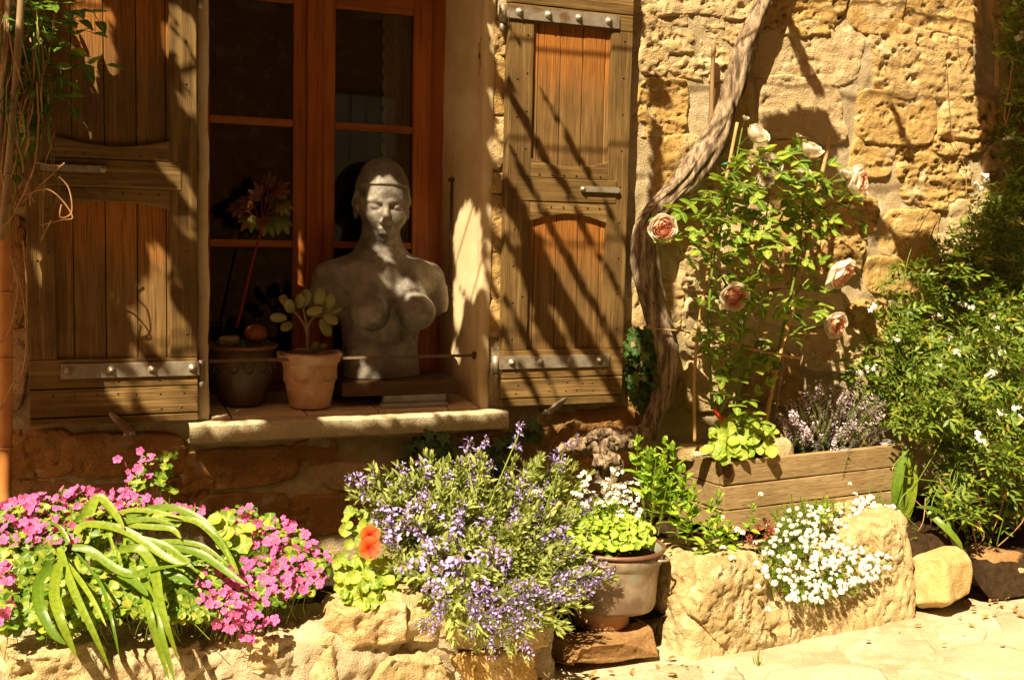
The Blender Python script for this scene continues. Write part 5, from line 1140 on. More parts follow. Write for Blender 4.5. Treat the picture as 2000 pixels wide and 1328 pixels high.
# strap leaved plant
stp = E('strap_leaf_plant', 'arching bright green strap leaves among the pink flowers', 'plant', at(280, 1150, -.45))
def cr(x, y): return (x / 2.838, y / 2.838 + 860)
SL = [([(420, 520), (480, 465), (690, 500), (930, 650), (1060, 695)], 26), ([(400, 590), (500, 610), (640, 710), (740, 745), (830, 715), (1050, 685)], 24), ([(310, 620), (400, 720), (500, 860), (590, 1030)], 15), ([(330, 590), (360, 700), (420, 860), (510, 1050), (610, 1270)], 22), ([(330, 680), (300, 830), (330, 980), (425, 1205)], 28), ([(290, 690), (215, 780), (220, 920), (290, 1060), (365, 1130)], 28), ([(660, 610), (770, 600), (850, 700), (880, 860), (920, 1020), (995, 1230)], 26), ([(780, 730), (840, 880), (890, 1060), (970, 1340)], 22),
      ([(500, 420), (540, 315), (620, 380), (690, 490)], 24), ([(450, 440), (500, 350), (580, 360), (670, 470)], 20), ([(600, 500), (720, 445), (860, 440), (990, 480)], 18), ([(700, 420), (890, 370), (1040, 400), (1170, 500), (1270, 640), (1325, 745)], 22), ([(820, 460), (960, 432), (1100, 455), (1220, 570), (1320, 740)], 20), ([(860, 590), (1000, 600), (1130, 640), (1260, 730), (1375, 805)], 24), ([(700, 540), (810, 555), (940, 600), (1085, 720)], 24), ([(700, 470), (840, 480), (950, 490), (1005, 545)], 20), ([(870, 560), (1000, 562), (1130, 590), (1265, 690)], 16), ([(660, 740), (740, 780), (820, 860)], 26), ([(800, 860), (830, 960), (860, 1090), (940, 1330)], 20),
      ([(600, 430), (720, 388), (870, 395), (1010, 430)], 16), ([(380, 560), (330, 480), (270, 455)], 12), ([(690, 640), (690, 560), (700, 480)], 8), ([(640, 640), (610, 540), (570, 440)], 9), ([(900, 740), (1000, 760), (1060, 800)], 20), ([(900, 380), (1030, 395), (1160, 470), (1290, 650)], 16), ([(420, 620), (560, 800), (620, 1000), (660, 1190)], 10)]
for pts, wd in SL:
    n_ = len(pts); q = []
    for i, (x, y) in enumerate(pts):
        X, Y_ = cr(x, y); q.append((X, Y_, bedY(Y_) - .05 - .03 * i / n_ - (.02 if wd > 22 else 0)))
    P('leaf', ribbon(q, wd * .70, random.uniform(-.8, .8), 26, fold=.1), stp)
# nasturtiums
def nasturtium(label, poly, nl, Yf, flowers, sz=.021, mind=9):
    o = E('nasturtium', label, 'plant', at(poly[0][0], max(p[1] for p in poly), Yf(max(p[1] for p in poly)))); ms = []
    for _ in range(4):
        mb = MB(); V, F, t = disc_leaf(1., 11); mb.add(V, F, 0, t); add_tube(mb, [(0, 0, 0), (.3, 0, -1.2), (.1, .2, -2.6)], .05, 4, 1); ms.append(mb.mesh([G_NAST, G_STEM]))
    for k, (x, y) in enumerate(psample(poly, nl, mind)):
        c = at(x, y, Yf(y) + random.uniform(-.035, .03)); P('leaf', ms[k % 4], o, stem_frame(c, rdir((-.25, -.7, .55), .3), sz * random.uniform(.5, 1.05)))
    for x, y, r in flowers:
        mb = MB()
        for j in range(5):
            a = j * 1.257 + .3; V, F, t = blade(1, 1.15, 'petal', .4, .15, n=7); V[:, 2] += .06 * np.sin(V[:, 0] * 14 + j); mb.add(V, F, 0, t, None, frame((math.cos(a), math.sin(a), .45), (0, 0, 1)))
        add_tube(mb, [(0, 0, 0), (0, .2, -.5), (.1, .6, -1.4)], .07, 5, 1); c = at(x, y, Yf(y) - .12); P('flower', mb.mesh([C_ORANGE, G_STEM]), o, stem_frame(c, (-.25, -.85, .4), r * mpp(c), 0))
nasturtium('nasturtium with two orange blooms beside the pink oxalis', [(650, 1100), (680, 1070), (740, 1090), (790, 1120), (770, 1170), (720, 1195), (660, 1160)], 52, bedY, [(723, 1046, 21), (722, 1070, 23)])
nasturtium('small round leaved nasturtium with pale leaves behind the orange blooms', [(640, 1040), (700, 985), (740, 1010), (720, 1060), (660, 1070)], 16, bedY, [], .02)
nasturtium('bright green nasturtium filling the left end of the planter box', [(1378, 850), (1410, 820), (1470, 810), (1515, 840), (1520, 880), (1470, 895), (1400, 895), (1376, 878)], 58, lambda y: float(np.interp(y, [800, 900], [-.2, -.36])), [], .024, 9)
nasturtium('pair of rounded heart leaves at the upper edge of the pink oxalis', [(420, 1010), (480, 1005), (500, 1040), (470, 1075), (425, 1060)], 14, lambda y: bedY(y) - .02, [], .026)
# purple sage
sgl = [leafy_stem(.15, 5, .060, .0175, 'lance', .5, .2, 52, .0016, 3) for _ in range(5)]; sgm = [p.mesh([G_SAGE, G_STEM]) for p in sgl]
def spike():
    mb = MB(); add_tube(mb, [(0, 0, 0), (.002, .001, .05), (0, .002, .13)], .0011, 5, 2)
    for k in range(9):
        z = .015 + k * .0125; s = 1 - .35 * k / 9
        for j in range(4):
            if random.random() < .25: continue
            a = j * 1.57 + k * .8 + random.uniform(-.3, .3); d = Vector((math.cos(a), math.sin(a), .5)); b = Vector((math.cos(a) * .004, math.sin(a) * .004, z))
            add_blade(mb, frame(d, (0, 0, 1), b, s), .010, .007, 'petal', .2, .5, 2)
            if random.random() < .6:
                add_blade(mb, frame(d, (0, 0, 1), b + d * .005, s), .024, .011, 'petal', 1.0, .4, 0); add_blade(mb, frame(d + Vector((0, 0, .8)), (0, 0, 1), b + d * .006, s), .017, .009, 'petal', -.3, .4, 0); add_blade(mb, frame(d + Vector((math.sin(a) * .8, -math.cos(a) * .8, -.3)), (0, 0, 1), b + d * .008, s), .013, .009, 'petal', .6, .3, 0)
    return mb
spm = [spike().mesh([C_PURP, C_PURP, C_CALYX]) for _ in range(5)]
sage = E('sage_bush', 'spreading purple flowering sage bush hanging over the garden wall', 'sage', at(920, 1180, -.5))
sc_ = (930, 1110)
sg_poly = [(700, 960), (760, 950), (830, 930), (900, 930), (950, 920), (1020, 930), (1090, 940), (1140, 1000), (1110, 1080), (1150, 1130), (1080, 1190), (1030, 1230), (960, 1250), (880, 1200), (840, 1160), (790, 1100), (755, 1040), (700, 990)]
def sgY(x, y): return bedY(y) - .06 - .05 * math.exp(-((x - 930) / 150) ** 2)
it = []
for k, (x, y) in enumerate(psample(sg_poly, 430)):
    dx, dy = (x - sc_[0]) / 200, (y - sc_[1]) / 140; d = rdir((dx * .8, -.5, -dy * .7 + .35), .25); c = at(x, y, sgY(x, y) + random.uniform(.0, .10)) - np.array(d) * .07; M = stem_frame(c, d, random.uniform(.7, 1.1))
    if k < 260: P('leafy_stem', sgm[k % 5], sage, M)
    else: it.append((k % 5, M))
P('foliage', scatter_mesh(sgl, [G_SAGE, G_STEM], it), sage, kind='stuff')
for k, (x, y) in enumerate(psample(sg_poly, 64, 18) + [(712, 935), (735, 930), (830, 920), (905, 900), (1010, 850), (940, 880), (1100, 880), (1165, 1130), (1150, 1105), (1110, 1150), (1090, 1165), (1185, 1125), (960, 1255), (1010, 1235), (845, 1190), (850, 1215), (920, 1220), (800, 940), (715, 960), (1075, 930)]):
    dx, dy = (x - sc_[0]) / 200, (y - sc_[1]) / 140; d = rdir((dx * .9, -.35, -dy * .9 + .3), .2); c = at(x, y, sgY(x, y) - .02) - np.array(d) * .06; P('flower_spike', spm[k % 5], sage, stem_frame(c, d, random.uniform(.7, 1.1)))
for a, b in (((950, 1000), (1012, 852)), ((930, 990), (905, 905)), ((1060, 1010), (1100, 885)), ((960, 1170), (1180, 1128)), ((1000, 1090), (1120, 1060))):
    small_stem(at(*a, -.5), at(*b, sgY(*b) - .02), .0022, G_STEM, sage)
# geranium in the copper pot
ger = E('white_geranium', 'bright green geranium with small white flowers in the copper pot', 'geranium', at(1200, 1070, -.47)); gl_ = []
for _ in range(4):
    mb = MB(); V, F, t = disc_leaf(1., 9, .22, .25); mb.add(V, F, 0, t); gl_.append(mb)
glm = [m.mesh([G_GER]) for m in gl_]
g_poly = [(1110, 1060), (1105, 1010), (1140, 985), (1200, 980), (1250, 1010), (1280, 1040), (1272, 1066), (1200, 1074), (1130, 1070)]
it = []
for k, (x, y) in enumerate(psample(g_poly, 420)):
    c = at(x, y, float(np.interp(y, [980, 1075], [-.42, -.58])) + random.uniform(-.01, .05)); M = stem_frame(c, rdir((-.2, -.6, .7), .35), .0125 * random.uniform(.6, 1.2))
    if k < 260: P('leaf', glm[k % 4], ger, M)
    else: it.append((k % 4, M))
P('foliage', scatter_mesh(gl_, [G_GER], it), ger, kind='stuff')
wfl = []
for _ in range(3):
    mb = MB()
    for j in range(7):
        V, Fc, mi, t, r = flower5(.009, 5, .35, .6, 0, 0).arr(); mb.add(V, Fc, 0, t, None, stem_frame((random.gauss(0, .012), random.gauss(0, .012), random.uniform(0, .02)), rdir((0, 0, 1), .5), 1))
    add_tube(mb, [(0, 0, 0), (0, .003, -.06), (.004, 0, -.12)], .001, 4, 1); wfl.append(mb.mesh([C_WHITE, G_STEM]))
for k, (x, y) in enumerate([(1140, 955), (1155, 968), (1175, 950), (1190, 960), (1200, 975), (1165, 978), (1145, 985), (1205, 955), (1215, 985), (1222, 970), (1225, 990), (1240, 980), (1200, 925), (1140, 935), (1240, 1005), (1160, 990), (1180, 985), (1105, 1015), (1045, 970), (1212, 960), (1236, 950), (1130, 970), (1100, 1025), (1185, 970), (1150, 1000), (1210, 1005)]):
    c = at(x, y, -.46); P('flower_head', wfl[k % 3], ger, stem_frame(c, rdir((-.1, -.3, 1), .25), random.uniform(.7, 1.1)))
# mint and rosemary
mnm = [leafy_stem(.15, 5, .072, .036, 'ovate', .5, .2, 68, .0026, 2).mesh([G_MINT, G_STEM]) for _ in range(4)]
mint = E('mint_plant', 'fresh green mint shoots growing beside the planter box', 'mint', at(1330, 1060, -.42))
for k, (x, y, s, Y) in enumerate([(1262, 985, 1.05, -.4), (1318, 960, 1.0, -.38), (1290, 1000, 1., -.42), (1242, 930, .8, -.36), (1345, 1020, .85, -.44), (1310, 1030, .9, -.45), (1385, 1050, .75, -.47), (1372, 1085, .7, -.5), (1400, 1040, .8, -.46), (1338, 985, .8, -.42), (1280, 950, .8, -.38), (1360, 1010, .7, -.46), (1402, 1100, .7, -.52), (1300, 970, .75, -.42), (1255, 960, .95, -.37), (1275, 1010, .9, -.43), (1330, 1000, .9, -.41), (1296, 930, .8, -.35), (1352, 1050, .85, -.47), (1325, 1050, .8, -.47), (1382, 1075, .7, -.5), (1420, 1070, .6, -.5), (1305, 1005, .95, -.4), (1340, 1060, .7, -.49)]):
    c = at(x, y, Y); P('shoot', mnm[k % 4], mint, stem_frame(c, rdir((-.1, -.1, 1), .12), s * .95))
for k, (x, y, s, lb) in enumerate([(1463, 1040, .55, 'single mint shoot in front of the planter left half'), (1608, 1020, .5, 'single mint shoot in front of the planter right half'), (1435, 1085, .45, 'low mint shoot beside the red succulent')]):
    o = E('mint_shoot', lb, 'mint', at(x, y, -.5), 'single mint shoots along the block wall'); P('shoot', mnm[k], o, stem_frame(at(x, y, -.5), (0, -.15, 1), s))
rosm = leafy_stem(.28, 26, .022, .003, 'lance', .2, .1, 50, .0018, 4).mesh([G_ALY, G_STEM]); rs = E('rosemary_sprig', 'thin upright rosemary sprigs between copper pot and mint', 'rosemary', at(1275, 1050, -.45))
for x, y, d, s in ((1270, 1040, (.05, 0, 1), .8), (1262, 1045, (-.15, 0, 1), .6), (1285, 1045, (.1, -.1, 1), .55)): P('sprig', rosm, rs, stem_frame(at(x, y, -.46), d, s))
# white alyssum
aly = E('white_alyssum', 'mound of white alyssum spilling over the block wall', 'alyssum', at(1620, 1180, -.62)); apr = [leafy_stem(.09, 9, .024, .0032, 'lance', .3, .1, 48, .0009, 3) for _ in range(4)]
def head():
    mb = MB(); V0, F0 = ico(1)
    for j in range(26):
        a = random.uniform(0, 6.28); u = random.uniform(-.1, 1); rr = math.sqrt(max(0, 1 - u * u)); p = np.array([math.cos(a) * rr, math.sin(a) * rr, u]) * .0115
        V, Fc, mi, t, r = flower5(.0048, 4, .2, .95, 0, 0, 'petal', .2).arr(); mb.add(V, Fc, 0, t, None, stem_frame(p, Vector(p) + Vector((0, 0, .004)), 1))
    add_tube(mb, [(0, 0, 0), (.002, 0, -.03), (0, .002, -.07)], .0008, 4, 1); return mb.mesh([C_WHITE, G_STEM])
hm = [head() for _ in range(4)]
a_poly = [(1490, 1060), (1520, 1000), (1590, 980), (1650, 990), (1700, 965), (1760, 1000), (1765, 1060), (1740, 1110), (1690, 1140), (1640, 1160), (1600, 1180), (1540, 1170), (1495, 1130)]
def aY(x, y): return float(np.interp(y, [960, 1040, 1100, 1180], [-.36, -.48, -.60, -.66])) + .05 * (x - 1500) / 280
it = []
for k, (x, y) in enumerate(psample(a_poly, 560)):
    c = at(x, y, aY(x, y) + random.uniform(0, .06)); d = rdir(((x - 1630) / 300, -.6, .55 - (y - 1040) / 160), .35); it.append((k % 4, stem_frame(c - np.array(d) * .05, d, random.uniform(.7, 1.1))))
P('foliage', scatter_mesh(apr, [G_ALY, G_STEM], it), aly, kind='stuff')
def adens(x, y): return .35 + .65 * float(sstep(1480, 1680, x + (y - 1000) * .4))
for k, (x, y) in enumerate(psample(a_poly, 285, 6, adens) + [(1412, 1010), (1412, 1070), (1486, 965), (1500, 1025), (1660, 945), (1670, 965), (1480, 1145), (1500, 1190), (1478, 1100), (1450, 1040), (1440, 1035), (1430, 1090), (1475, 1060)]):
    c = at(x, y, aY(x, y) - .025); P('flower_head', hm[k % 4], aly, stem_frame(c, rdir((-.15, -.75, .6), .3) if k < 285 else rdir((0, -.15, 1), .1), random.uniform(.45, .9)))
rsu = E('red_succulent', 'small red leaved succulent beside the white alyssum', 'succulent', at(1490, 1050, -.5)); rsm = leafy_stem(.03, 5, .03, .006, 'lance', .3, .2, 70, .002, 4).mesh([G_REDS, G_STEM])
for x, y in ((1480, 1045), (1495, 1035), (1505, 1045), (1465, 1065), (1500, 1055)): P('rosette', rsm, rsu, stem_frame(at(x, y, -.5), rdir((0, -.6, 1), .3), 1.))
# thyme in the planter
thl = [leafy_stem(.13, 14, .011, .004, 'ovate', .2, .2, 55, .0009, 3) for _ in range(3)]
def thead():
    mb = leafy_stem(.13, 9, .010, .004, 'ovate', .2, .2, 55, .0009, 3)
    for k in range(30):
        z = .07 + .07 * random.random(); a = random.uniform(0, 6.28); V, F, t = blade(.008, .007, 'petal', .3, .2); mb.add(V, F, 2, t, None, frame((math.cos(a), math.sin(a), .5), (0, 0, 1), (math.cos(a) * .004, math.sin(a) * .004, z)))
    return mb
thm = [thead().mesh([G_THY, G_STEM, C_LILAC]) for _ in range(4)]
thy = E('thyme_bush', 'flowering pale lilac thyme bush in the right half of the planter', 'thyme', at(1640, 880, -.25)); it = []
t_poly = [(1540, 870), (1545, 800), (1590, 765), (1640, 760), (1690, 785), (1715, 810), (1710, 865), (1640, 885), (1580, 880)]
for k, (x, y) in enumerate(psample(t_poly, 260)):
    c = at(x, y, random.uniform(-.30, -.14)); d = rdir(((x - 1630) / 160, -.3, .8), .2); M = stem_frame(c - np.array(d) * .09, d, random.uniform(.7, 1.1))
    if k < 150: P('flowering_stem', thm[k % 4], thy, M)
    else: it.append((k % 3, M))
P('foliage', scatter_mesh(thl, [G_THY, G_STEM], it), thy, kind='stuff')

# ------------------------------------------------------------------ plants on the sill
def star_leaf(lob=7):
    mb = MB()
    for k in range(lob):
        a = math.radians(-125 + 250 * k / (lob - 1)); L = 1 - .35 * abs(k - (lob - 1) / 2) / ((lob - 1) / 2); add_blade(mb, frame((math.sin(a), math.cos(a), -.1), (0, 0, 1)), L, .46, 'lance', .9, .1)
    return mb
mp = E('castor_plant', 'red stemmed plant with star shaped leaves in the dark pot', 'plant', at(465, 640, .12))
V, F = tube(px_path([(462, 640, .12), (472, 600, .12), (485, 545, .11), (496, 500, .11), (510, 452, .1)], .12, 30), np.linspace(.005, .0032, 30), 8, True, .2, 60, 2); P('stem', mesh(V, F, G_RSTEM), mp)
sm = [star_leaf().mesh([G_MAPLE]), star_leaf().mesh([G_MAPLER])]
for x, y, s, d, v in ((520, 430, 32, (.3, -.5, -.5), 0), (545, 425, 34, (.5, -.5, -.6), 0), (492, 425, 30, (-.5, -.5, -.4), 0), (510, 385, 30, (-.1, -.5, .4), 1), (540, 375, 28, (.4, -.4, .5), 1), (490, 395, 26, (-.6, -.3, .2), 1), (548, 400, 26, (.7, -.4, .0), 0), (470, 405, 26, (-.8, -.3, .0), 1), (525, 360, 24, (.1, -.3, .9), 1)):
    c = at(x, y, .10); P('leaf', sm[v], mp, frame(d, (0, -1, .5), c, s * 1.2 * mpp(c))); small_stem(at(510, 452, .1), c, .0014, G_RSTEM, mp)
c0 = E('ground_cover', 'tiny green ground cover with white flecks in the dark pot', 'plant', at(480, 670, .06)); gcm = leafy_stem(.02, 4, .012, .007, 'ovate', .3, .2, 60, .0008, 3).mesh([G_ROSE, G_STEM])
for k in range(34):
    a = random.uniform(0, 6.28); r = .09 * math.sqrt(random.random()); P('tuft', gcm, c0, stem_frame((b0[0] * 0 + float(at(475, 690, .13)[0]) + r * math.cos(a), .13 + r * math.sin(a), .715 + hB * .9 + .005), rdir((0, -.2, 1), .3), random.uniform(.7, 1.2)))
jd = E('jade_plant', 'jade succulent with red edged leaves in the terracotta pot', 'succulent', at(600, 690, .06))
for pts, r in (([(602, 690), (600, 650), (598, 630)], 10), ([(598, 640), (585, 620), (572, 605), (562, 598)], 6), ([(600, 640), (612, 620), (628, 610), (640, 600)], 6), ([(598, 630), (594, 610), (592, 600)], 5), ([(620, 616), (622, 600), (618, 590)], 4)):
    V, F = tube(px_path([(p[0], p[1], .06) for p in pts], .06, 14), np.linspace(r, r * .7, 14) * .00082, 8, True, .15, 80, 3); P('stem', mesh(V, F, simple_mat('jade stem', (.20, .15, .07), (.16, .11, .05), 40) if r == 10 else bpy.data.materials['jade stem']), jd)
n = NT('jade leaf rim'); tpn = n.n('ShaderNodeAttribute', attribute_name='tip').outputs['Fac']; M_JADE = n.done(n.bsdf(n.mix(n.ramp(tpn, .55, 1.), n.mix(n.rand(), (.15, .15, .035), (.24, .21, .06)), (.30, .085, .03)), .35, .4))
V, F = ico(3); tip = np.sqrt(V[:, 0] ** 2 + V[:, 1] ** 2); tip = tip * np.clip(1 - np.abs(V[:, 2]) * 1.2, 0, 1); V = V * np.array([.30, .5, .11]) + np.array([0, .5, 0]); V[:, 2] -= .15 * V[:, 1] ** 2 * 0; jm = mesh(V, F, M_JADE, attrs={'tip': tip})
for x, y, s, dx, dz in ((572, 610, 36, -.5, .75), (560, 622, 34, -1, .1), (570, 630, 32, -.8, -.45), (582, 602, 34, .1, 1), (592, 600, 38, .15, .9), (598, 612, 32, .8, .25), (565, 600, 28, -.7, .8), (632, 612, 36, .6, -.5), (622, 600, 40, .05, 1), (636, 602, 30, .5, .8), (645, 608, 26, .9, .3), (628, 622, 38, .35, -.85), (640, 598, 28, .2, 1), (560, 600, 26, -.3, .9), (612, 690, 26, .2, .9), (622, 685, 20, .6, .5)):
    c = at(x, y, .055); P('leaf', jm, jd, frame((dx, random.uniform(-.7, .1), dz), (0, -1, .3), c, s * 1.02 * mpp(c), random.uniform(-.6, .6)))

# ------------------------------------------------------------------ leaf litter and a grass tuft on the street
drm = [MB().add(*blade(.03, .016, 'ovate', random.uniform(-1.2, 1.2), .4)[:2], 0).mesh([G_DRY]) for _ in range(5)]
lit = [(1090, 1322), (1120, 1316), (1150, 1322), (1200, 1312), (1240, 1305), (1280, 1298), (1300, 1290), (1320, 1282), (1345, 1275), (1360, 1300), (1395, 1308), (1330, 1300), (1920, 1150), (1935, 1160), (1950, 1172), (1960, 1182), (1945, 1188), (1975, 1190), (1900, 1190), (1925, 1200), (1880, 1205), (1990, 1185), (1985, 1200), (1700, 1250), (1880, 1240), (1960, 1262), (1905, 1225), (1800, 1220), (1840, 1258), (1760, 1232), (1070, 1300), (1060, 1315), (1050, 1325)]
for k in range(24): lit.append((random.gauss(1940, 35), random.gauss(1170, 18)) if k % 3 else (random.uniform(1060, 1340), random.uniform(1290, 1325)))
for k, (x, y) in enumerate(lit):
    c = atz(x, y, .012)
    o = P('dry_leaf', drm[k % 5], None, frame((random.uniform(-1, 1), random.uniform(-1, 1), random.uniform(-.1, .1)), (random.uniform(-.4, .4), random.uniform(-.4, .4), 1), c, random.uniform(.5, 1.2)))
    tag(o, 'dry brown leaf on the paving at the foot of the sandstone block' if x < 1420 else ('dry brown leaf lying beside the yellow boulder and hedge foot' if y < 1215 else 'single dry leaf on the open sunny paving'), 'leaf', 'dry leaves scattered on the street')
gt = E('grass_tuft', 'small grass tuft growing from a paving crack', 'grass tuft', atz(1480, 1298, .0))
for k in range(16):
    a = random.uniform(0, 6.28); V, F, t = blade(random.uniform(.025, .055), .003, 'lance', .8, .1); P('grass_blade', mesh(V, F, G_ALY, attrs={'tip': t, 'rnd': np.full(len(V), random.random())}), gt, frame((math.cos(a) * .6, math.sin(a) * .6, 1), (math.cos(a), math.sin(a), .3), atz(1480, 1298, 0) + np.array([random.uniform(-.01, .01), random.uniform(-.01, .01), 0])))

# ------------------------------------------------------------------ vine arbour overhead (out of the picture): added, its leaves placed so the gaps shape the dappled shade
LITF = [[(138, -20), (200, -20), (196, 60), (212, 90), (200, 200), (205, 285), (140, 265)], [(335, 10), (352, 0), (386, 75), (386, 110)], [(308, 20), (326, 30), (330, 110), (312, 80)], [(333, 75), (345, 75), (386, 150), (386, 190)], [(333, 155), (345, 160), (386, 215), (386, 250)], [(300, 195), (312, 200), (335, 262), (320, 262)], [(246, 300), (254, 300), (280, 355), (268, 360)], [(252, 312), (262, 318), (286, 350)], [(312, 315), (330, 315), (352, 352), (342, 356)],
        [(340, 420), (360, 420), (384, 465), (372, 468)], [(276, 450), (290, 450), (322, 505), (312, 512), (278, 480)], [(272, 530), (300, 530), (334, 600), (334, 700), (316, 690), (290, 650), (270, 640)], [(345, 530), (354, 530), (372, 565), (362, 566)], [(340, 610), (360, 630), (378, 680), (372, 700), (345, 670)], [(248, 660), (268, 670), (270, 700), (252, 700)], [(60, 470), (90, 500), (105, 560), (70, 540)], [(200, 706), (215, 706), (228, 740), (216, 740)], [(248, 706), (268, 706), (300, 740), (285, 740)], [(335, 706), (386, 706), (386, 738), (355, 738)], [(205, 750), (230, 750), (255, 800), (240, 800)], [(270, 750), (300, 755), (330, 815), (300, 815)], [(310, 745), (345, 750), (386, 800), (370, 815), (345, 815)], [(360, 745), (386, 745), (386, 770)], [(336, 330), (350, 330), (386, 400), (372, 400)], [(150, 430), (160, 430), (185, 490), (172, 490)], [(215, 560), (226, 560), (250, 620), (238, 620)], [(70, 640), (80, 640), (100, 690), (90, 690)], [(150, 750), (162, 750), (190, 810), (176, 810)], [(225, 20), (236, 20), (262, 90), (250, 90)],
        [(372, 812), (392, 812), (410, 870), (372, 872)], [(405, 812), (420, 812), (450, 866), (430, 868)], [(445, 812), (462, 812), (484, 862), (466, 864)], [(484, 812), (500, 812), (528, 858), (512, 860)], [(600, 800), (720, 800), (770, 850), (660, 852)], [(735, 795), (830, 795), (850, 840), (790, 846)], [(850, 790), (885, 790), (905, 836), (880, 838)], [(905, 785), (950, 785), (1000, 832), (930, 836)]]
LITS = [[(700, 345), (735, 325), (765, 340), (800, 370), (795, 400), (760, 415), (705, 400)], [(728, 385), (748, 385), (756, 425), (732, 422)], [(712, 420), (760, 470), (735, 472), (708, 440)], [(735, 530), (760, 510), (800, 540), (795, 556), (745, 552)], [(812, 525), (835, 545), (852, 590), (838, 596)], [(776, 590), (792, 590), (812, 628), (800, 636)], [(700, 605), (712, 600), (712, 630), (698, 625)], [(690, 670), (712, 670), (732, 740), (690, 740)], [(852, 590), (866, 600), (862, 640), (848, 640)], [(690, 745), (730, 745), (732, 775), (700, 775)], [(790, 570), (815, 570), (820, 590), (800, 590)]]
SHW = [[(1500, -60), (1526, -60), (1612, 150), (1588, 160)], [(1478, 178), (1600, 168), (1646, 235), (1622, 268), (1500, 268)], [(1430, 272), (1610, 262), (1700, 350), (1752, 410), (1720, 430), (1690, 480), (1640, 440), (1560, 380), (1440, 330)], [(1730, 150), (1745, 150), (1790, 270), (1765, 270)], [(1735, 410), (1835, 420), (1840, 500), (1790, 520), (1760, 480)], [(1245, 60), (1275, 80), (1310, 150), (1250, 160)], [(1250, 160), (1290, 200), (1290, 430), (1330, 560), (1250, 560)], [(1330, 480), (1420, 500), (1430, 600), (1330, 600)],
       [(1250, 560), (1480, 600), (1560, 660), (1620, 700), (1660, 760), (1660, 1010), (1250, 1010)], [(1895, -300), (2100, -300), (2100, 470), (1960, 430), (1925, 330), (1905, 150)], [(1790, 520), (1880, 480), (2000, 420), (2000, 620), (1850, 600)]]
def proj(Q, Yp): t = (Yp - Q[:, 1]) / SUN[1]; return Q + SUN * t[:, None]
def pixv(A):
    v = A - CAM; d = v @ _f; return 1000 + FPX * (v @ _r) / d, 664 - FPX * (v @ _u) / d
def grow(pl, f):
    c = np.mean(pl, 0); return [tuple(c + (np.array(p) - c) * f) for p in pl]
def widen(pl, a):
    q = np.array(pl, float); q[:, 0] -= .54 * q[:, 1]; c = q.mean(0); w_ = np.ptp(q[:, 0]); q[:, 0] = c[0] + (q[:, 0] - c[0]) * (1 + a / w_); q[:, 1] = c[1] + (q[:, 1] - c[1]) * 1.1
    q[:, 0] += .54 * q[:, 1]; return [tuple(p) for p in q]
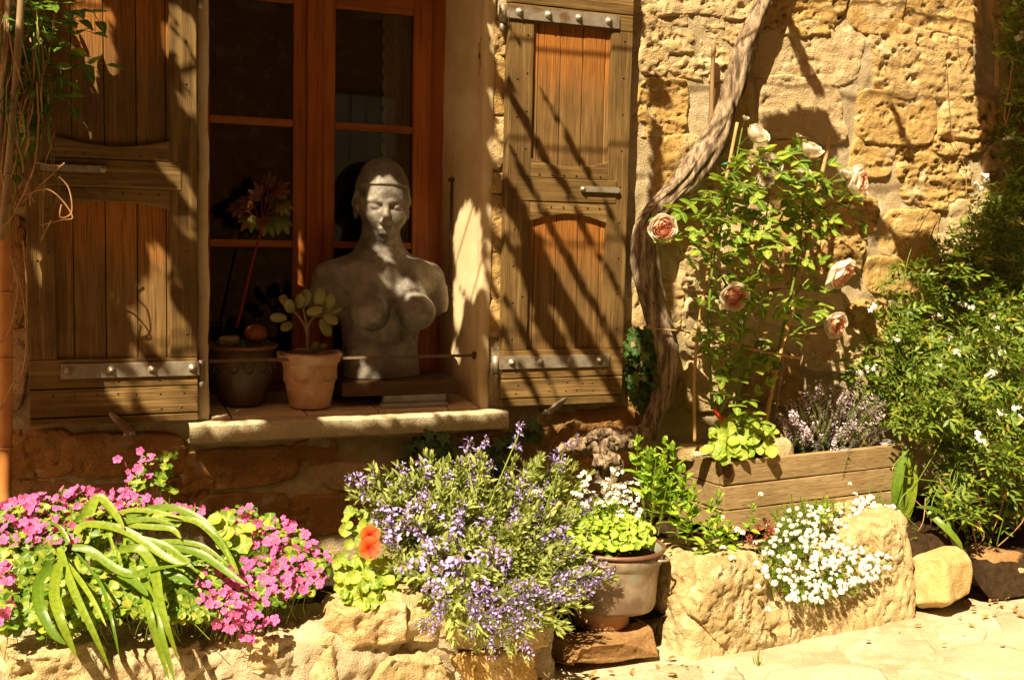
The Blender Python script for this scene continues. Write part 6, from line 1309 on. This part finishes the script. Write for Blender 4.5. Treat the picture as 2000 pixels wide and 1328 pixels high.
def keep_leaf(Q):  # drops arbour leaves wherever a hand-drawn sun patch must stay lit
    A = proj(Q, -.064); x, y = pixv(A); k = np.ones(len(Q), bool)
    for pl in LITF: pl = widen(pl, 13.); k &= ~inpoly(x, y, pl)
    s = x - .54 * y; o1 = 0 * s; st = vn(np.stack([s / 21., o1, o1], 1), 31) + .45 * vn(np.stack([s / 34., y / 130., o1], 1), 37)
    sh = np.zeros(len(Q), bool)
    for pl in SHW: sh |= inpoly(x, y, pl)
    k &= ~((x > 940) & (x < 1250) & (y < 800) & (st > -.20))
    k &= ~((x > 1192) & (x < 1250) & (y < 190) & (y > 70))
    k &= ~((x >= 1250) & ~sh)
    S = proj(Q, .045); x2, y2 = pixv(S)
    for pl in LITS: pl = grow(pl, 1.06); k &= ~inpoly(x2, y2, pl)
    t = (.425 - Q[:, 0]) / SUN[0]; Rv = Q + SUN * t[:, None]; x3, y3 = pixv(Rv); on = (Rv[:, 1] > -.02) & (Rv[:, 1] < .3)
    for pl in ([(905, 400), (922, 400), (935, 420), (940, 560), (925, 590), (900, 560), (892, 480)], [(893, 560), (908, 600), (903, 660), (893, 640)], [(912, 300), (922, 290), (922, 330), (916, 345)]): k &= ~(on & inpoly(x3, y3, pl))
    B = proj(Q, -.3); xb, yb = pixv(B); k &= ~((yb > 900))
    B = proj(Q, -.55); xb, yb = pixv(B); k &= ~((yb > 880))
    k &= (y > -480) & (y < 1010) & (x > -140)
    B = proj(Q, -.26); xb, yb = pixv(B); k &= ~inpoly(xb, yb, [(1265, 225), (1710, 225), (1730, 420), (1700, 690), (1600, 690), (1400, 640), (1265, 530)])
    # stay out of the picture
    xc, yc = pixv(Q); k &= ~((xc > -60) & (xc < 2060) & (yc > -40))
    return k
gv = E('shade_arbour', 'unseen grape vine arbour added over the street side, leaves placed to shape the shade', 'arbour', (-.5, -.8, 0))
gp = [MB().add([(0, 0, 0), (.6, .3, .05), (.3, 1, 0), (-.3, 1, 0), (-.6, .3, .05)], [(0, 1, 2), (0, 2, 3), (0, 3, 4)], 0)]; it = []
for n_, r_, lo, hi in ((30000, .036, .055, .08), (42000, .014, .022, .03), (44000, .004, .008, .012)):
    Fx = np.stack([rng.uniform(-1.3, 3.1, n_), np.full(n_, -.05), rng.uniform(.35, 2.75, n_)], 1); tt = (rng.uniform(2.9, 3.15, n_) - Fx[:, 2]) / SUN[2]; Q = Fx + SUN * tt[:, None]; ok = keep_leaf(Q)
    for a_ in range(6 if r_ else 0): ok &= keep_leaf(Q + np.array([math.cos(a_ * 1.047) * r_, math.sin(a_ * 1.047) * r_, 0]))
    for q in Q[ok]: s_ = random.uniform(lo, hi); d_ = rdir((random.uniform(-1, 1), random.uniform(-1, 1), -.2), .2); it.append((0, frame(d_, (-.5, -.5, 1), Vector(q) - d_ * s_ * .5, s_)))
P('foliage', scatter_mesh(gp, [G_GRAPE], it), gv, kind='stuff')
for k in range(7):
    y = -.25 - k * .18; V, F = tube([(-4, y, 3.18), (0, y, 3.16), (3.2, y, 3.18)], .004, 6); P('wire', mesh(V, F, M_DIRON), gv)
for k in range(6):
    V, F = tube(spline([(-.85, -.2 - .14 * k, 3.14), (-1.1, -.28 - .16 * k, 3.17), (-1.5, -.3 - .2 * k, 3.15), (-2.8, -.4 - .2 * k, 3.17)], 24), .007, 6, True, .3, 30, k); P('branch', mesh(V, F, M_BARK), gv)
for x in (-3.6, 3.1): V, F = tube([(x, -1.6, 0), (x, -1.6, 3.2), (x, 0, 3.2)], .03, 8); P('post', mesh(V, F, M_STAKE), gv)
